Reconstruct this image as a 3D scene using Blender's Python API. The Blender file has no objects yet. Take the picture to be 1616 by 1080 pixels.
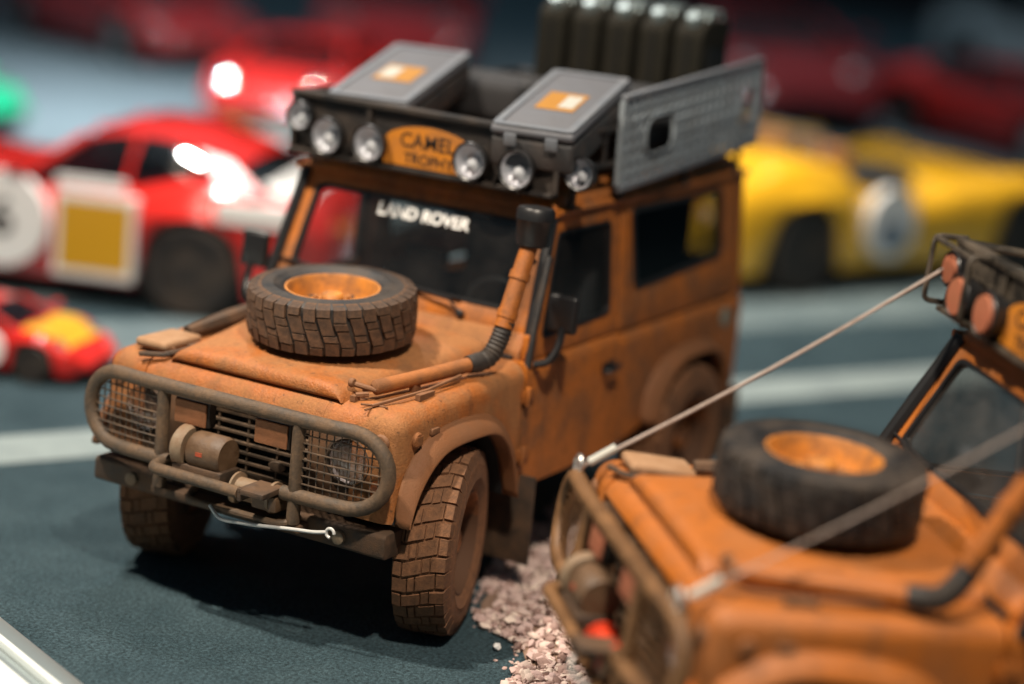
import bpy, bmesh, math, random
from mathutils import Vector, Matrix, noise
PI = math.pi
R = math.radians
random.seed(7)
S = 1 / 18.0                     # everything is written in metres of the full-size cars, then brought to the 1:18 models
scene = bpy.context.scene
col = scene.collection

# ------------------------------------------------------------------ camera
CAM_C = Vector((7.9554895, 5.29403652, 3.48843091))
CAM_F = Vector((-0.85686511, -0.46217623, -0.22841918)).normalized()
CAM_R = Vector((-0.49200686, 0.86544193, 0.09454907)).normalized()
CAM_U = CAM_R.cross(CAM_F).normalized()
cd = bpy.data.cameras.new('camera')
cam = bpy.data.objects.new('camera', cd)
col.objects.link(cam)
cam.matrix_world = Matrix(((CAM_R.x, CAM_U.x, -CAM_F.x, CAM_C.x * S), (CAM_R.y, CAM_U.y, -CAM_F.y, CAM_C.y * S),
                           (CAM_R.z, CAM_U.z, -CAM_F.z, CAM_C.z * S), (0, 0, 0, 1)))
cd.sensor_width = 36
cd.lens = 36 * 3421.85 / 1616
cd.clip_start = 0.01
cd.clip_end = 100
cd.dof.use_dof = True
cd.dof.focus_distance = 9.18 * S
cd.dof.aperture_fstop = cd.lens / 1000 / (0.265 * S)
cd.dof.aperture_blades = 8
cd.dof.aperture_rotation = R(22)
scene.camera = cam

# ------------------------------------------------------------------ world and lamps (a dim room, small lamps over the display)
w = bpy.data.worlds.new('World')
scene.world = w
w.use_nodes = True
bg = w.node_tree.nodes['Background']
bg.inputs[0].default_value = (0.50, 0.77, 0.95, 1)
bg.inputs[1].default_value = 0.11
vs = scene.view_settings
vs.view_transform = 'Standard'
vs.look = 'None'
vs.gamma = 1
vs.exposure = 0


def lamp(name, loc, target, power, size, colour, spot=None):
    l = bpy.data.lights.new(name, 'AREA')
    l.shape = 'DISK'
    l.size = size * S
    l.energy = power * 0.17 * S * S
    l.color = colour
    if spot: l.spread = R(spot)
    o = bpy.data.objects.new(name, l)
    o.location = Vector(loc) * S
    d = (Vector(target) - Vector(loc)).normalized()
    o.rotation_euler = d.to_track_quat('-Z', 'Y').to_euler()
    col.objects.link(o)
    return o


lamp('display_lamp', (3.8, -3.0, 11.4), (0, 0, 0.5), 3250, 0.55, (1.0, 0.86, 0.70), 95)
lamp('display_lamp', (5.2, 5.0, 11.0), (0.6, 1.6, 0.5), 1750, 0.6, (1.0, 0.86, 0.70), 80)  # added fill from the front left for the lettering and door side
lamp('display_lamp', (-4.0, -4.2, 11.0), (-4.4, -4.2, 0), 2200, 0.6, (1.0, 0.93, 0.86), 80)
lamp('display_lamp', (-9.5, -1.5, 11.0), (-9.8, -1.0, 0), 1500, 0.6, (1.0, 0.90, 0.75), 80)
lamp('display_lamp', (-10.0, -10.0, 11.0), (-10.5, -9.8, 0), 3200, 0.6, (0.95, 0.97, 1.0), 80)
lamp('display_lamp', (-19.0, -6.0, 11.0), (-19.0, -6.0, 0), 750, 0.6, (0.95, 0.97, 1.0), 100)

# ------------------------------------------------------------------ materials
MATS = {}


def rgb(h):
    out = []
    for i in (0, 2, 4):
        c = int(h[i:i + 2], 16) / 255
        out.append(c / 12.92 if c <= 0.04045 else ((c + 0.055) / 1.055) ** 2.4)
    return tuple(out) + (1,)


def mat(name, base, rough=0.5, metal=0.0, dust=None, amount=0.5, scale=6.0, grain=0.0, gscale=160, var=0.15, up=0.0, coat=0.0,
        lo=0.40, hi=0.62, spec=0.5, speck=0.0, sscale=70, streak=0.0):
    m = bpy.data.materials.new(name)
    m.use_nodes = True
    nt = m.node_tree
    b = nt.nodes['Principled BSDF']
    b.inputs['Roughness'].default_value = rough
    b.inputs['Metallic'].default_value = metal
    b.inputs['Coat Weight'].default_value = coat
    b.inputs['Specular IOR Level'].default_value = spec
    tc = nt.nodes.new('ShaderNodeTexCoord')
    L = nt.links.new

    def noi(sc, det=6, rgh=0.6):
        n = nt.nodes.new('ShaderNodeTexNoise')
        n.inputs['Scale'].default_value = sc
        n.inputs['Detail'].default_value = det
        n.inputs['Roughness'].default_value = rgh
        L(tc.outputs['Object'], n.inputs['Vector'])
        return n

    def mix(a, bb, fac):
        x = nt.nodes.new('ShaderNodeMix')
        x.data_type = 'RGBA'
        if isinstance(fac, float): x.inputs[0].default_value = fac
        else: L(fac, x.inputs[0])
        for s, v in ((6, a), (7, bb)):
            if isinstance(v, tuple): x.inputs[s].default_value = v
            else: L(v, x.inputs[s])
        return x.outputs[2]

    def rng(src, a, bb, c, d):
        r = nt.nodes.new('ShaderNodeMapRange')
        r.inputs[1].default_value, r.inputs[2].default_value, r.inputs[3].default_value, r.inputs[4].default_value = a, bb, c, d
        L(src, r.inputs[0])
        return r.outputs[0]
    base = tuple(base) if len(base) == 4 else tuple(base) + (1,)
    c = base
    if var:
        dk = tuple(v * (1 - var) for v in base[:3]) + (1,)
        lt = tuple(min(1, v * (1 + var)) for v in base[:3]) + (1,)
        c = mix(dk, lt, noi(scale * 2.3).outputs[0])
    if dust:
        dust = tuple(dust) if len(dust) == 4 else tuple(dust) + (1,)
        f = rng(noi(scale, 9, 0.68).outputs[0], lo, hi, 0.0, amount)
        if up:
            g = nt.nodes.new('ShaderNodeNewGeometry')
            sx = nt.nodes.new('ShaderNodeSeparateXYZ')
            L(g.outputs['True Normal'], sx.inputs[0])
            u = rng(sx.outputs[2], 0.45, 0.95, 0.0, up)
            mx = nt.nodes.new('ShaderNodeMath')
            mx.operation = 'MAXIMUM'
            L(f, mx.inputs[0])
            n2 = rng(noi(scale * 5, 4, 0.6).outputs[0], 0.3, 0.7, 0.55, 1.0)
            mm = nt.nodes.new('ShaderNodeMath')
            mm.operation = 'MULTIPLY'
            L(u, mm.inputs[0]); L(n2, mm.inputs[1])
            L(mm.outputs[0], mx.inputs[1])
            f = mx.outputs[0]
        c = mix(c, dust, f)
        L(rng(f, 0, 1, rough, 0.85), b.inputs['Roughness'])
        if metal: L(rng(f, 0, 1, metal, 0.0), b.inputs['Metallic'])
    if streak:
        mp = nt.nodes.new('ShaderNodeMapping')
        mp.inputs['Scale'].default_value = (5.5, 5.5, 1.1)
        mp.inputs['Rotation'].default_value = (0, R(12), 0)
        L(tc.outputs['Object'], mp.inputs[0])
        n3 = noi(1.7, 7, 0.7)
        L(mp.outputs[0], n3.inputs['Vector'])
        c = mix(c, (0.085, 0.045, 0.022, 1), rng(n3.outputs[0], 0.50, 0.66, 0.0, streak))
        sp_ = rng(noi(26, 3, 0.6).outputs[0], 0.66, 0.70, 0.0, 0.7)
        c = mix(c, (0.10, 0.045, 0.018, 1), sp_)
    if speck:
        sp = rng(noi(sscale, 2, 0.8).outputs[0], 0.30, 0.70, 1 - speck, 1 + speck)
        vm = nt.nodes.new('ShaderNodeVectorMath')
        vm.operation = 'SCALE'
        if isinstance(c, tuple): vm.inputs[0].default_value = c[:3]
        else: L(c, vm.inputs[0])
        L(sp, vm.inputs['Scale'])
        c = vm.outputs[0]
    if isinstance(c, tuple): b.inputs['Base Color'].default_value = c
    else: L(c, b.inputs['Base Color'])
    if grain:
        bp = nt.nodes.new('ShaderNodeBump')
        bp.inputs['Strength'].default_value = grain
        bp.inputs['Distance'].default_value = 0.01 * S
        L(noi(gscale, 3, 0.7).outputs[0], bp.inputs['Height'])
        L(bp.outputs[0], b.inputs['Normal'])
    MATS[name] = m
    return m


DUST = (0.30, 0.132, 0.045)
MUD = (0.16, 0.070, 0.028)
mat('paint', (0.42, 0.128, 0.018), 0.40, streak=0.4, speck=0.14, sscale=60, dust=MUD, amount=0.85, scale=2.8, grain=0.3, gscale=110, up=0.0, lo=0.43, hi=0.62)
mat('paint_top', (0.36, 0.111, 0.021), 0.48, streak=0.35, speck=0.15, sscale=60, dust=DUST, amount=0.85, scale=3.6, grain=0.6, gscale=110, lo=0.40, hi=0.56)
mat('paint_near_lit', (0.41, 0.119, 0.014), 0.42, streak=0.3, dust=(0.27, 0.105, 0.032), amount=0.6, scale=3, grain=0.25, gscale=120, up=0.3)  # near truck's brighter copy of the paint, its stronger light put into the colour
mat('panel_brown', (0.085, 0.045, 0.022), 0.6, dust=MUD, amount=0.6, scale=8, grain=0.3)  # dark brown for the front panel and valance, mud-coloured patches over it
mat('flare', (0.20, 0.078, 0.027), 0.6, dust=MUD, amount=0.8, scale=4, grain=0.3)
mat('pipe_mud', (0.36, 0.125, 0.03), 0.6, dust=MUD, amount=0.8, scale=7, grain=0.5)
mat('rim_paint', (0.55, 0.21, 0.035), 0.4, dust=MUD, amount=0.75, scale=9, grain=0.3)
mat('rim_mud', (0.42, 0.13, 0.02), 0.5, dust=(0.055, 0.026, 0.013), amount=0.95, scale=4.5, grain=0.3, lo=0.34, hi=0.52)
mat('rubber', (0.014, 0.013, 0.012), 0.62, speck=0.3, sscale=45, dust=(0.135, 0.068, 0.034), amount=0.95, scale=5, grain=0.4, lo=0.30, hi=0.56)
mat('rubber_mud', (0.05, 0.027, 0.014), 0.7, speck=0.3, sscale=45, dust=(0.185, 0.082, 0.036), amount=1.0, scale=5, grain=0.5, lo=0.22, hi=0.52)
mat('rubber_clean', (0.012, 0.012, 0.013), 0.5, dust=(0.07, 0.05, 0.035), amount=0.6, scale=6, grain=0.2)
mat('bar_mud', (0.052, 0.037, 0.024), 0.5, speck=0.25, sscale=60, dust=(0.14, 0.083, 0.044), amount=0.85, scale=9, grain=0.4, lo=0.34, hi=0.62)
mat('bar_near', (0.11, 0.052, 0.018), 0.5, dust=(0.22, 0.105, 0.036), amount=0.8, scale=9, grain=0.3)
mat('bumper_mud', (0.035, 0.023, 0.015), 0.55, dust=(0.12, 0.064, 0.032), amount=0.9, scale=6, grain=0.5, up=0.5)
mat('black_plastic', (0.012, 0.012, 0.013), 0.38, var=0.1)
mat('rack_black', (0.012, 0.011, 0.011), 0.5, dust=(0.06, 0.042, 0.03), amount=0.5, scale=5, grain=0.2)
mat('rack_near', (0.02, 0.017, 0.013), 0.4, dust=(0.11, 0.085, 0.06), amount=0.8, scale=6, grain=0.2)
mat('grille_black', (0.010, 0.009, 0.008), 0.6, dust=(0.05, 0.03, 0.018), amount=0.6, scale=8)
mat('slat_mud', (0.05, 0.036, 0.025), 0.5, dust=(0.15, 0.09, 0.05), amount=0.8, scale=9)
mat('lamp_cover', (0.30, 0.115, 0.045), 0.7, dust=MUD, amount=0.5, scale=9, grain=0.4)
mat('cover_pink', (0.36, 0.11, 0.055), 0.7, dust=(0.28, 0.11, 0.05), amount=0.5, scale=9)
mat('winch_tan', (0.21, 0.155, 0.10), 0.55, dust=MUD, amount=0.6, scale=10, grain=0.3)
mat('winch_brown', (0.085, 0.048, 0.025), 0.4, dust=(0.15, 0.085, 0.042), amount=0.6, scale=14, grain=0.3)
mat('label_red', (0.40, 0.05, 0.015), 0.6, dust=MUD, amount=0.8, scale=30)
mat('decal_red', (0.55, 0.04, 0.01), 0.5)
mat('steel', (0.62, 0.62, 0.60), 0.28, 0.9, var=0.1)
mat('rope_silver', (0.62, 0.62, 0.60), 0.4, 0.3, var=0.2)
mat('dark_lamp', (0.08, 0.08, 0.085), 0.35, 0.2)
mat('chrome', (0.9, 0.9, 0.9), 0.08, 1.0, var=0)
mat('cable_steel', (0.34, 0.28, 0.25), 0.45, 0.4, dust=(0.24, 0.17, 0.13), amount=0.6, scale=20)
mat('reflector', (0.75, 0.76, 0.78), 0.28, 0.9, var=0.05)
mat('frosted', (0.80, 0.79, 0.80), 0.38, 0.5, var=0.06, scale=14)
mat('headlamp_bowl', (0.60, 0.50, 0.47), 0.3, 0.3, dust=(0.2, 0.12, 0.08), amount=0.5, scale=12)
mat('headlamp_glass', (0.10, 0.07, 0.065), 0.15, dust=(0.22, 0.12, 0.08), amount=0.6, scale=12, var=0.1)
mat('interior', (0.010, 0.010, 0.011), 0.7, var=0.1)
mat('seat_cloth', (0.020, 0.020, 0.022), 0.85, var=0.2)
mat('aluminium', (0.115, 0.122, 0.14), 0.6, 0.1, dust=(0.10, 0.10, 0.108), amount=0.5, scale=6, grain=0.25)
mat('alu_edge', (0.19, 0.21, 0.24), 0.45, 0.4, dust=(0.13, 0.13, 0.135), amount=0.5, scale=8)
mat('case_side', (0.05, 0.05, 0.052), 0.5, 0.3, dust=(0.08, 0.06, 0.05), amount=0.5, scale=8)
mat('ladder_alu', (0.30, 0.35, 0.39), 0.5, 0.2, dust=(0.18, 0.20, 0.21), amount=0.7, scale=7, grain=0.2)
mat('olive', (0.011, 0.0105, 0.007), 0.75, spec=0.2, dust=(0.018, 0.015, 0.010), amount=0.6, scale=5)
mat('olive_dark', (0.006, 0.006, 0.005), 0.5)
mat('can_top', (0.30, 0.37, 0.38), 0.4, 0.4)
mat('sign_yellow', (0.50, 0.175, 0.012), 0.5, dust=(0.30, 0.11, 0.02), amount=0.7, scale=9)
mat('ink', (0.012, 0.009, 0.007), 0.6)
mat('letter_white', (0.82, 0.82, 0.80), 0.5, var=0.03)
mat('gold', (0.36, 0.165, 0.02), 0.5)
mat('print_white', (0.42, 0.42, 0.38), 0.5)
mat('badge_green', (0.22, 0.26, 0.22), 0.5)
mat('tool_mud', (0.22, 0.10, 0.045), 0.6, dust=MUD, amount=0.8, scale=12, grain=0.4)
mat('box_dust', (0.34, 0.20, 0.11), 0.8, dust=(0.24, 0.12, 0.05), amount=0.6, scale=8, grain=0.4)
mat('indicator_orange', (0.7, 0.16, 0.02), 0.3)
# background cars
mat('red_paint', (0.62, 0.022, 0.016), 0.16, coat=0.8, var=0.04)
mat('dark_red_paint', (0.30, 0.012, 0.012), 0.2, coat=0.7, var=0.05)
mat('yellow_paint', (0.86, 0.46, 0.015), 0.2, coat=0.6, var=0.04)
mat('white_paint', (0.82, 0.82, 0.80), 0.2, coat=0.6, var=0.03)
mat('pale_paint', (0.55, 0.68, 0.70), 0.25, coat=0.5, var=0.03)
mat('gold_paint', (0.42, 0.30, 0.08), 0.25, coat=0.5, var=0.05)
mat('green_paint', (0.02, 0.62, 0.30), 0.18, coat=0.8, var=0.04)
mat('sticker_white', (0.85, 0.85, 0.84), 0.35, var=0.02)
mat('sticker_yellow', (0.62, 0.33, 0.015), 0.35, var=0.04)
mat('sticker_blue', (0.10, 0.16, 0.24), 0.4, var=0.04)
mat('tan_seat', (0.32, 0.15, 0.06), 0.6)
mat('white_line', (0.23, 0.285, 0.285), 0.75, dust=(0.16, 0.20, 0.21), amount=0.7, scale=2.2, grain=0.4, gscale=70)
mat('rail_white', (0.74, 0.80, 0.79), 0.35, var=0.03)
mat('rail_alu', (0.45, 0.52, 0.53), 0.3, 0.7, var=0.05)


def glass_mat(name, tint, refl, rough=0.03, film=0.0):
    m = bpy.data.materials.new(name)
    m.use_nodes = True
    nt = m.node_tree
    nt.nodes.remove(nt.nodes['Principled BSDF'])
    out = nt.nodes['Material Output']
    t = nt.nodes.new('ShaderNodeBsdfTransparent')
    t.inputs[0].default_value = tint
    g = nt.nodes.new('ShaderNodeBsdfGlossy')
    g.inputs['Roughness'].default_value = rough
    lw = nt.nodes.new('ShaderNodeLayerWeight')
    lw.inputs[0].default_value = 0.5
    pw = nt.nodes.new('ShaderNodeMath'); pw.operation = 'POWER'; pw.inputs[1].default_value = 4.0
    nt.links.new(lw.outputs['Facing'], pw.inputs[0])
    f = nt.nodes.new('ShaderNodeMapRange')
    f.inputs[3].default_value = refl; f.inputs[4].default_value = 0.9
    nt.links.new(pw.outputs[0], f.inputs[0])
    mx = nt.nodes.new('ShaderNodeMixShader')
    L = nt.links.new
    L(f.outputs[0], mx.inputs[0]); L(t.outputs[0], mx.inputs[1]); L(g.outputs[0], mx.inputs[2]); 
    if film:
        tc = nt.nodes.new('ShaderNodeTexCoord')
        nz_ = nt.nodes.new('ShaderNodeTexNoise'); nz_.inputs['Scale'].default_value = 5; nz_.inputs['Detail'].default_value = 8
        L(tc.outputs['Object'], nz_.inputs['Vector'])
        r_ = nt.nodes.new('ShaderNodeMapRange')
        r_.inputs[1].default_value = .35; r_.inputs[2].default_value = .75; r_.inputs[3].default_value = film * .25; r_.inputs[4].default_value = film
        L(nz_.outputs[0], r_.inputs[0])
        df = nt.nodes.new('ShaderNodeBsdfDiffuse'); df.inputs[0].default_value = (0.30, 0.27, 0.25, 1)
        m2 = nt.nodes.new('ShaderNodeMixShader')
        L(r_.outputs[0], m2.inputs[0]); L(mx.outputs[0], m2.inputs[1]); L(df.outputs[0], m2.inputs[2]); L(m2.outputs[0], out.inputs[0])
    else: L(mx.outputs[0], out.inputs[0])
    MATS[name] = m


glass_mat('glass', (0.84, 0.88, 0.89, 1), 0.08, 0.06, 0.045)
glass_mat('glass_dark', (0.16, 0.17, 0.18, 1), 0.10, 0.06)
glass_mat('glass_grey', (0.45, 0.46, 0.46, 1), 0.08, 0.05, 0.13)
glass_mat('lens', (0.92, 0.93, 0.95, 1), 0.06, 0.08)


def ground_mat(name, base, alt, sc, grain, gsc, rough=0.85, speck=0.0):
    m = mat(name, base, rough, dust=alt, amount=0.8, scale=sc, grain=grain, gscale=gsc, var=0.2, lo=0.3, hi=0.7, speck=speck, sscale=55)
    return m


ground_mat('felt', (0.032, 0.062, 0.078), (0.066, 0.112, 0.134), 2.4, 1.0, 75, 0.95, speck=0.65)
MATS['felt'].node_tree.nodes['Bump'].inputs['Distance'].default_value = 0.03 * S
MATS['felt'].node_tree.nodes['Principled BSDF'].inputs['Specular IOR Level'].default_value = 0.2
ground_mat('pale_floor', (0.15, 0.21, 0.235), (0.19, 0.25, 0.275), 0.6, 0.1, 40, 0.55)
ground_mat('wall_dark', (0.03, 0.03, 0.035), (0.05, 0.035, 0.038), 0.4, 0, 10, 0.9)


# ------------------------------------------------------------------ mesh helpers
class MB:
    def __init__(s): s.v, s.f = [], []

    def add(s, vs, fs, M=None):
        o = len(s.v)
        s.v += [tuple(M @ Vector(p)) if M else tuple(p) for p in vs]
        s.f += [tuple(o + i for i in f) for f in fs]
        return s

    def box(s, x0, x1, y0, y1, z0, z1, M=None):
        vs = [(x, y, z) for x in (x0, x1) for y in (y0, y1) for z in (z0, z1)]
        return s.add(vs, [(0, 1, 3, 2), (4, 6, 7, 5), (0, 4, 5, 1), (2, 3, 7, 6), (0, 2, 6, 4), (1, 5, 7, 3)], M)

    def prism(s, poly, axis, a, b, M=None):
        n = len(poly)
        def P(p, h): return {'x': (h, p[0], p[1]), 'y': (p[0], h, p[1]), 'z': (p[0], p[1], h)}[axis]
        vs = [P(p, a) for p in poly] + [P(p, b) for p in poly]
        fs = [tuple(range(n)), tuple(range(2 * n - 1, n - 1, -1))] + [(i, (i + 1) % n, n + (i + 1) % n, n + i) for i in range(n)]
        return s.add(vs, fs, M)

    def rings(s, rs, caps=True, closed=False, M=None):
        n = len(rs[0])
        vs = [p for r in rs for p in r]
        fs = []
        m = len(rs)
        for k in range(m if closed else m - 1):
            k2 = (k + 1) % m
            fs += [(k * n + i, k * n + (i + 1) % n, k2 * n + (i + 1) % n, k2 * n + i) for i in range(n)]
        if caps and not closed: fs += [tuple(range(n)), tuple(range((m - 1) * n, m * n))]
        return s.add(vs, fs, M)

    def sheet(s, rows, M=None):
        n = len(rows[0])
        return s.add([p for r in rows for p in r],
                     [(k * n + i, k * n + i + 1, (k + 1) * n + i + 1, (k + 1) * n + i) for k in range(len(rows) - 1) for i in range(n - 1)], M)

    def tube(s, pts, r, n=10, closed=False, M=None):
        pts = [Vector(p) for p in pts]
        m = len(pts)
        rs = []
        u = None
        for i in range(m):
            if closed: t = pts[(i + 1) % m] - pts[i - 1]
            else: t = pts[min(i + 1, m - 1)] - pts[max(i - 1, 0)]
            t.normalize()
            if u is None:
                u = t.orthogonal().normalized()
            else:
                u = (u - t * u.dot(t))
                u = u.normalized() if u.length > 1e-6 else t.orthogonal().normalized()
            v = t.cross(u)
            rr = r[i] if isinstance(r, (list, tuple)) else r
            rs.append([pts[i] + (u * math.cos(a) + v * math.sin(a)) * rr for a in [2 * PI * k / n for k in range(n)]])
        return s.rings(rs, True, closed, M)

    def lathe(s, prof, o, axis, n=32, M=None, caps=True):
        axis = Vector(axis).normalized()
        u = axis.orthogonal().normalized()
        v = axis.cross(u)
        o = Vector(o)
        rs = [[o + axis * h + (u * math.cos(2 * PI * k / n) + v * math.sin(2 * PI * k / n)) * max(r, 1e-4) for k in range(n)] for r, h in prof]
        return s.rings(rs, caps, False, M)

    def ringpanel(s, outer, inner, t):
        t = Vector(t)
        n = len(outer)
        a = [Vector(p) for p in outer]; b = [Vector(p) for p in inner]
        vs = a + b + [p + t for p in a] + [p + t for p in b]
        fs = []
        for i in range(n):
            j = (i + 1) % n
            fs += [(i, j, n + j, n + i), (2 * n + i, 3 * n + i, 3 * n + j, 2 * n + j), (i, 2 * n + i, 2 * n + j, j), (n + i, n + j, 3 * n + j, 3 * n + i)]
        return s.add(vs, fs)


def rpoly(pts, r, n=5):
    out = []
    m = len(pts)
    for i in range(m):
        p = Vector(pts[i]); a = Vector(pts[i - 1]); b = Vector(pts[(i + 1) % m])
        rr = r[i] if isinstance(r, (list, tuple)) else r
        da, db = (a - p), (b - p)
        k = min(rr, da.length * 0.49, db.length * 0.49)
        q0, q1 = p + da.normalized() * k, p + db.normalized() * k
        for j in range(n + 1):
            t = j / n
            out.append((q0.lerp(p, t)).lerp(p.lerp(q1, t), t))
    return out


def path(pts, r, n=5):
    out = [Vector(pts[0])]
    for i in range(1, len(pts) - 1):
        p = Vector(pts[i]); da = Vector(pts[i - 1]) - p; db = Vector(pts[i + 1]) - p
        k = min(r, da.length * 0.49, db.length * 0.49)
        q0, q1 = p + da.normalized() * k, p + db.normalized() * k
        out += [(q0.lerp(p, j / n)).lerp(p.lerp(q1, j / n), j / n) for j in range(n + 1)]
    return out + [Vector(pts[-1])]


def build(mb, name, m, parent=None, bevel=0, seg=2, sel=None, ang=35, flat=False, merge=False, clamp=True):
    me = bpy.data.meshes.new(name)
    bm = bmesh.new()
    vs = [bm.verts.new(p) for p in mb.v]
    for f in mb.f:
        try: bm.faces.new([vs[i] for i in f])
        except ValueError: pass
    if merge: bmesh.ops.remove_doubles(bm, verts=bm.verts, dist=1e-4)
    bmesh.ops.recalc_face_normals(bm, faces=bm.faces)
    if bevel:
        es = [e for e in bm.edges if len(e.link_faces) == 2 and e.calc_face_angle(0) > R(28) and (sel is None or sel((e.verts[0].co + e.verts[1].co) / 2, e))]
        bmesh.ops.bevel(bm, geom=es, offset=bevel, segments=seg, profile=0.5, affect='EDGES', clamp_overlap=clamp)
    bm.to_mesh(me)
    bm.free()
    if not flat:
        for p in me.polygons: p.use_smooth = True
        me.set_sharp_from_angle(angle=R(ang))
    me.materials.append(MATS[m])
    return link(me, name, parent)


def link(me, name, parent=None):
    o = bpy.data.objects.new(name, me)
    col.objects.link(o)
    if parent: o.parent = parent
    return o


def thing(name, label, cat, group=None, loc=(0, 0, 0)):
    o = bpy.data.objects.new(name, None)
    o.empty_display_size = 0.1
    col.objects.link(o)
    o.location = loc
    return tag(o, label, cat, group)


def tag(o, label, cat, group=None):
    o['label'] = label
    o['category'] = cat
    if group: o['group'] = group
    return o


def words(text, size, name, m, parent, right, up, origin, extrude=0.002, shear=0.0, bold=0.0):
    cu = bpy.data.curves.new(name, 'FONT')
    cu.body = text
    cu.size = size
    cu.align_x = 'CENTER'; cu.align_y = 'CENTER'
    cu.extrude = extrude
    cu.offset = bold
    t = bpy.data.objects.new('t', cu)
    col.objects.link(t)
    bpy.context.view_layer.update()
    me = bpy.data.meshes.new_from_object(t.evaluated_get(bpy.context.evaluated_depsgraph_get()))
    bpy.data.objects.remove(t)
    r = Vector(right).normalized(); u = Vector(up).normalized(); n = r.cross(u)
    M = Matrix(((r.x, u.x, n.x, origin[0]), (r.y, u.y, n.y, origin[1]), (r.z, u.z, n.z, origin[2]), (0, 0, 0, 1)))
    me.transform(M)
    me.materials.clear(); me.materials.append(MATS[m])
    me.name = name
    return link(me, name, parent)


def lerp_tab(tab, x):
    if x <= tab[0][0]: return tab[0][1]
    for (a, va), (b, vb) in zip(tab, tab[1:]):
        if x <= b:
            t = (x - a) / (b - a)
            t = t * t * (3 - 2 * t)
            return va + (vb - va) * t
    return tab[-1][1]


# ------------------------------------------------------------------ the setting
def structure(o):
    o['kind'] = 'structure'
    return o


def sheet_obj(name, m, poly, z, nsub=0):
    mb = MB()
    mb.add([(x, y, z) for x, y in poly], [tuple(range(len(poly)))])
    return structure(build(mb, name, m, flat=True))


sheet_obj('display_floor', 'pale_floor', [(-60, -45), (12, -45), (12, 25), (-60, 25)], -0.012)
D1 = Vector((-0.89, 0.456))          # direction of the painted lines
N1 = Vector((-0.456, -0.89))


def stripe(name, m, t0, t1, n0, n1, z):
    o = Vector((-0.58, -2.36))
    return sheet_obj(name, m, [tuple(o + D1 * a + N1 * b) for a, b in ((t0, n0), (t1, n0), (t1, n1), (t0, n1))], z)


stripe('road', 'felt', -12, 30, -9.5, 3.2, 0.0)
stripe('painted_line', 'white_line', -9, 28, -0.24, 0.24, 0.006)
mat('worn_line', (0.13, 0.175, 0.185), 0.8, dust=(0.055, 0.09, 0.105), amount=0.8, scale=1.8, grain=0.4, gscale=70)
stripe('painted_line', 'worn_line', -9, 28, 1.5, 2.6, 0.006)
wall = MB().box(-42, -41.5, -45, 25, -0.012, 14)
structure(build(wall, 'back_wall', 'wall_dark', flat=True))

# pale rail at the foot of the display case
A = Vector((1.31, -0.62, 0)); Bv = Vector((1.58, 0.0, 0))
rd = (Bv - A).normalized(); rn = Vector((rd.y, -rd.x, 0))
rail = thing('display_case_rail', 'pale metal rail at the foot of the display case, lower left corner', 'rail')
def railpart(name, m, n0, n1, z0, z1):
    p = [A + rd * t + rn * n for t, n in ((-5, n0), (6, n0), (6, n1), (-5, n1))]
    return build(MB().prism([(q.x, q.y) for q in p], 'z', z0, z1), name, m, rail, bevel=0.008)
railpart('glazing_channel', 'rail_alu', 0.0, 0.10, 0.0, 0.05)
railpart('rail_lip', 'rail_white', 0.104, 0.135, 0.0, 0.075)
railpart('rail_bead', 'rail_alu', 0.139, 0.20, 0.0, 0.04)
railpart('rail_top', 'rail_white', 0.204, 1.6, 0.0, 0.06)


# ------------------------------------------------------------------ wheels
NCOL = 34
def block_mesh(row, m, alt=0):
    # a tread block at angle 0 (radial = +X, axle = +Y); cross grooves run slanted from shoulder to shoulder
    sh = 0.014 if alt else -0.012
    cuts = [-0.118, -0.062 + sh, 0.0 - sh, 0.062 + sh, 0.118]
    y0, y1 = cuts[row] + 0.0018, cuts[row + 1] - 0.0018
    w0 = 0.0330 + 0.002 * alt

    def zo(y): return 0.020 * math.sin(y / 0.118 * 2.2) + 0.05 * y

    def top(y): return 0.4215 - 0.9 * max(0, abs(y) - 0.07) ** 1.5
    ys = [y0, y1]
    vs = []
    for y, ym in ((y0, y0 + .002), (y1, y1 - .002)):
        outer = abs(y) > 0.11
        drop = 0.352 if outer else 0.392
        yo = (0.130 if y > 0 else -0.130) if outer else y
        vs += [(drop, yo, zo(y) - w0 + (.006 if outer else 0)), (drop, yo, zo(y) + w0 - (.006 if outer else 0)), (top(ym), ym, zo(ym) - w0 + .003), (top(ym), ym, zo(ym) + w0 - .003)]
    fs = [(0, 1, 3, 2), (2, 3, 7, 6), (6, 7, 5, 4), (4, 5, 1, 0), (0, 2, 6, 4), (1, 5, 7, 3)]
    me = bpy.data.meshes.new('tread_block')
    bm = bmesh.new()
    bv = [bm.verts.new(p) for p in vs]
    for f in fs: bm.faces.new([bv[i] for i in f])
    bmesh.ops.recalc_face_normals(bm, faces=bm.faces)
    bm.to_mesh(me); bm.free()
    me.materials.append(MATS[m])
    return me, vs, fs


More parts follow.
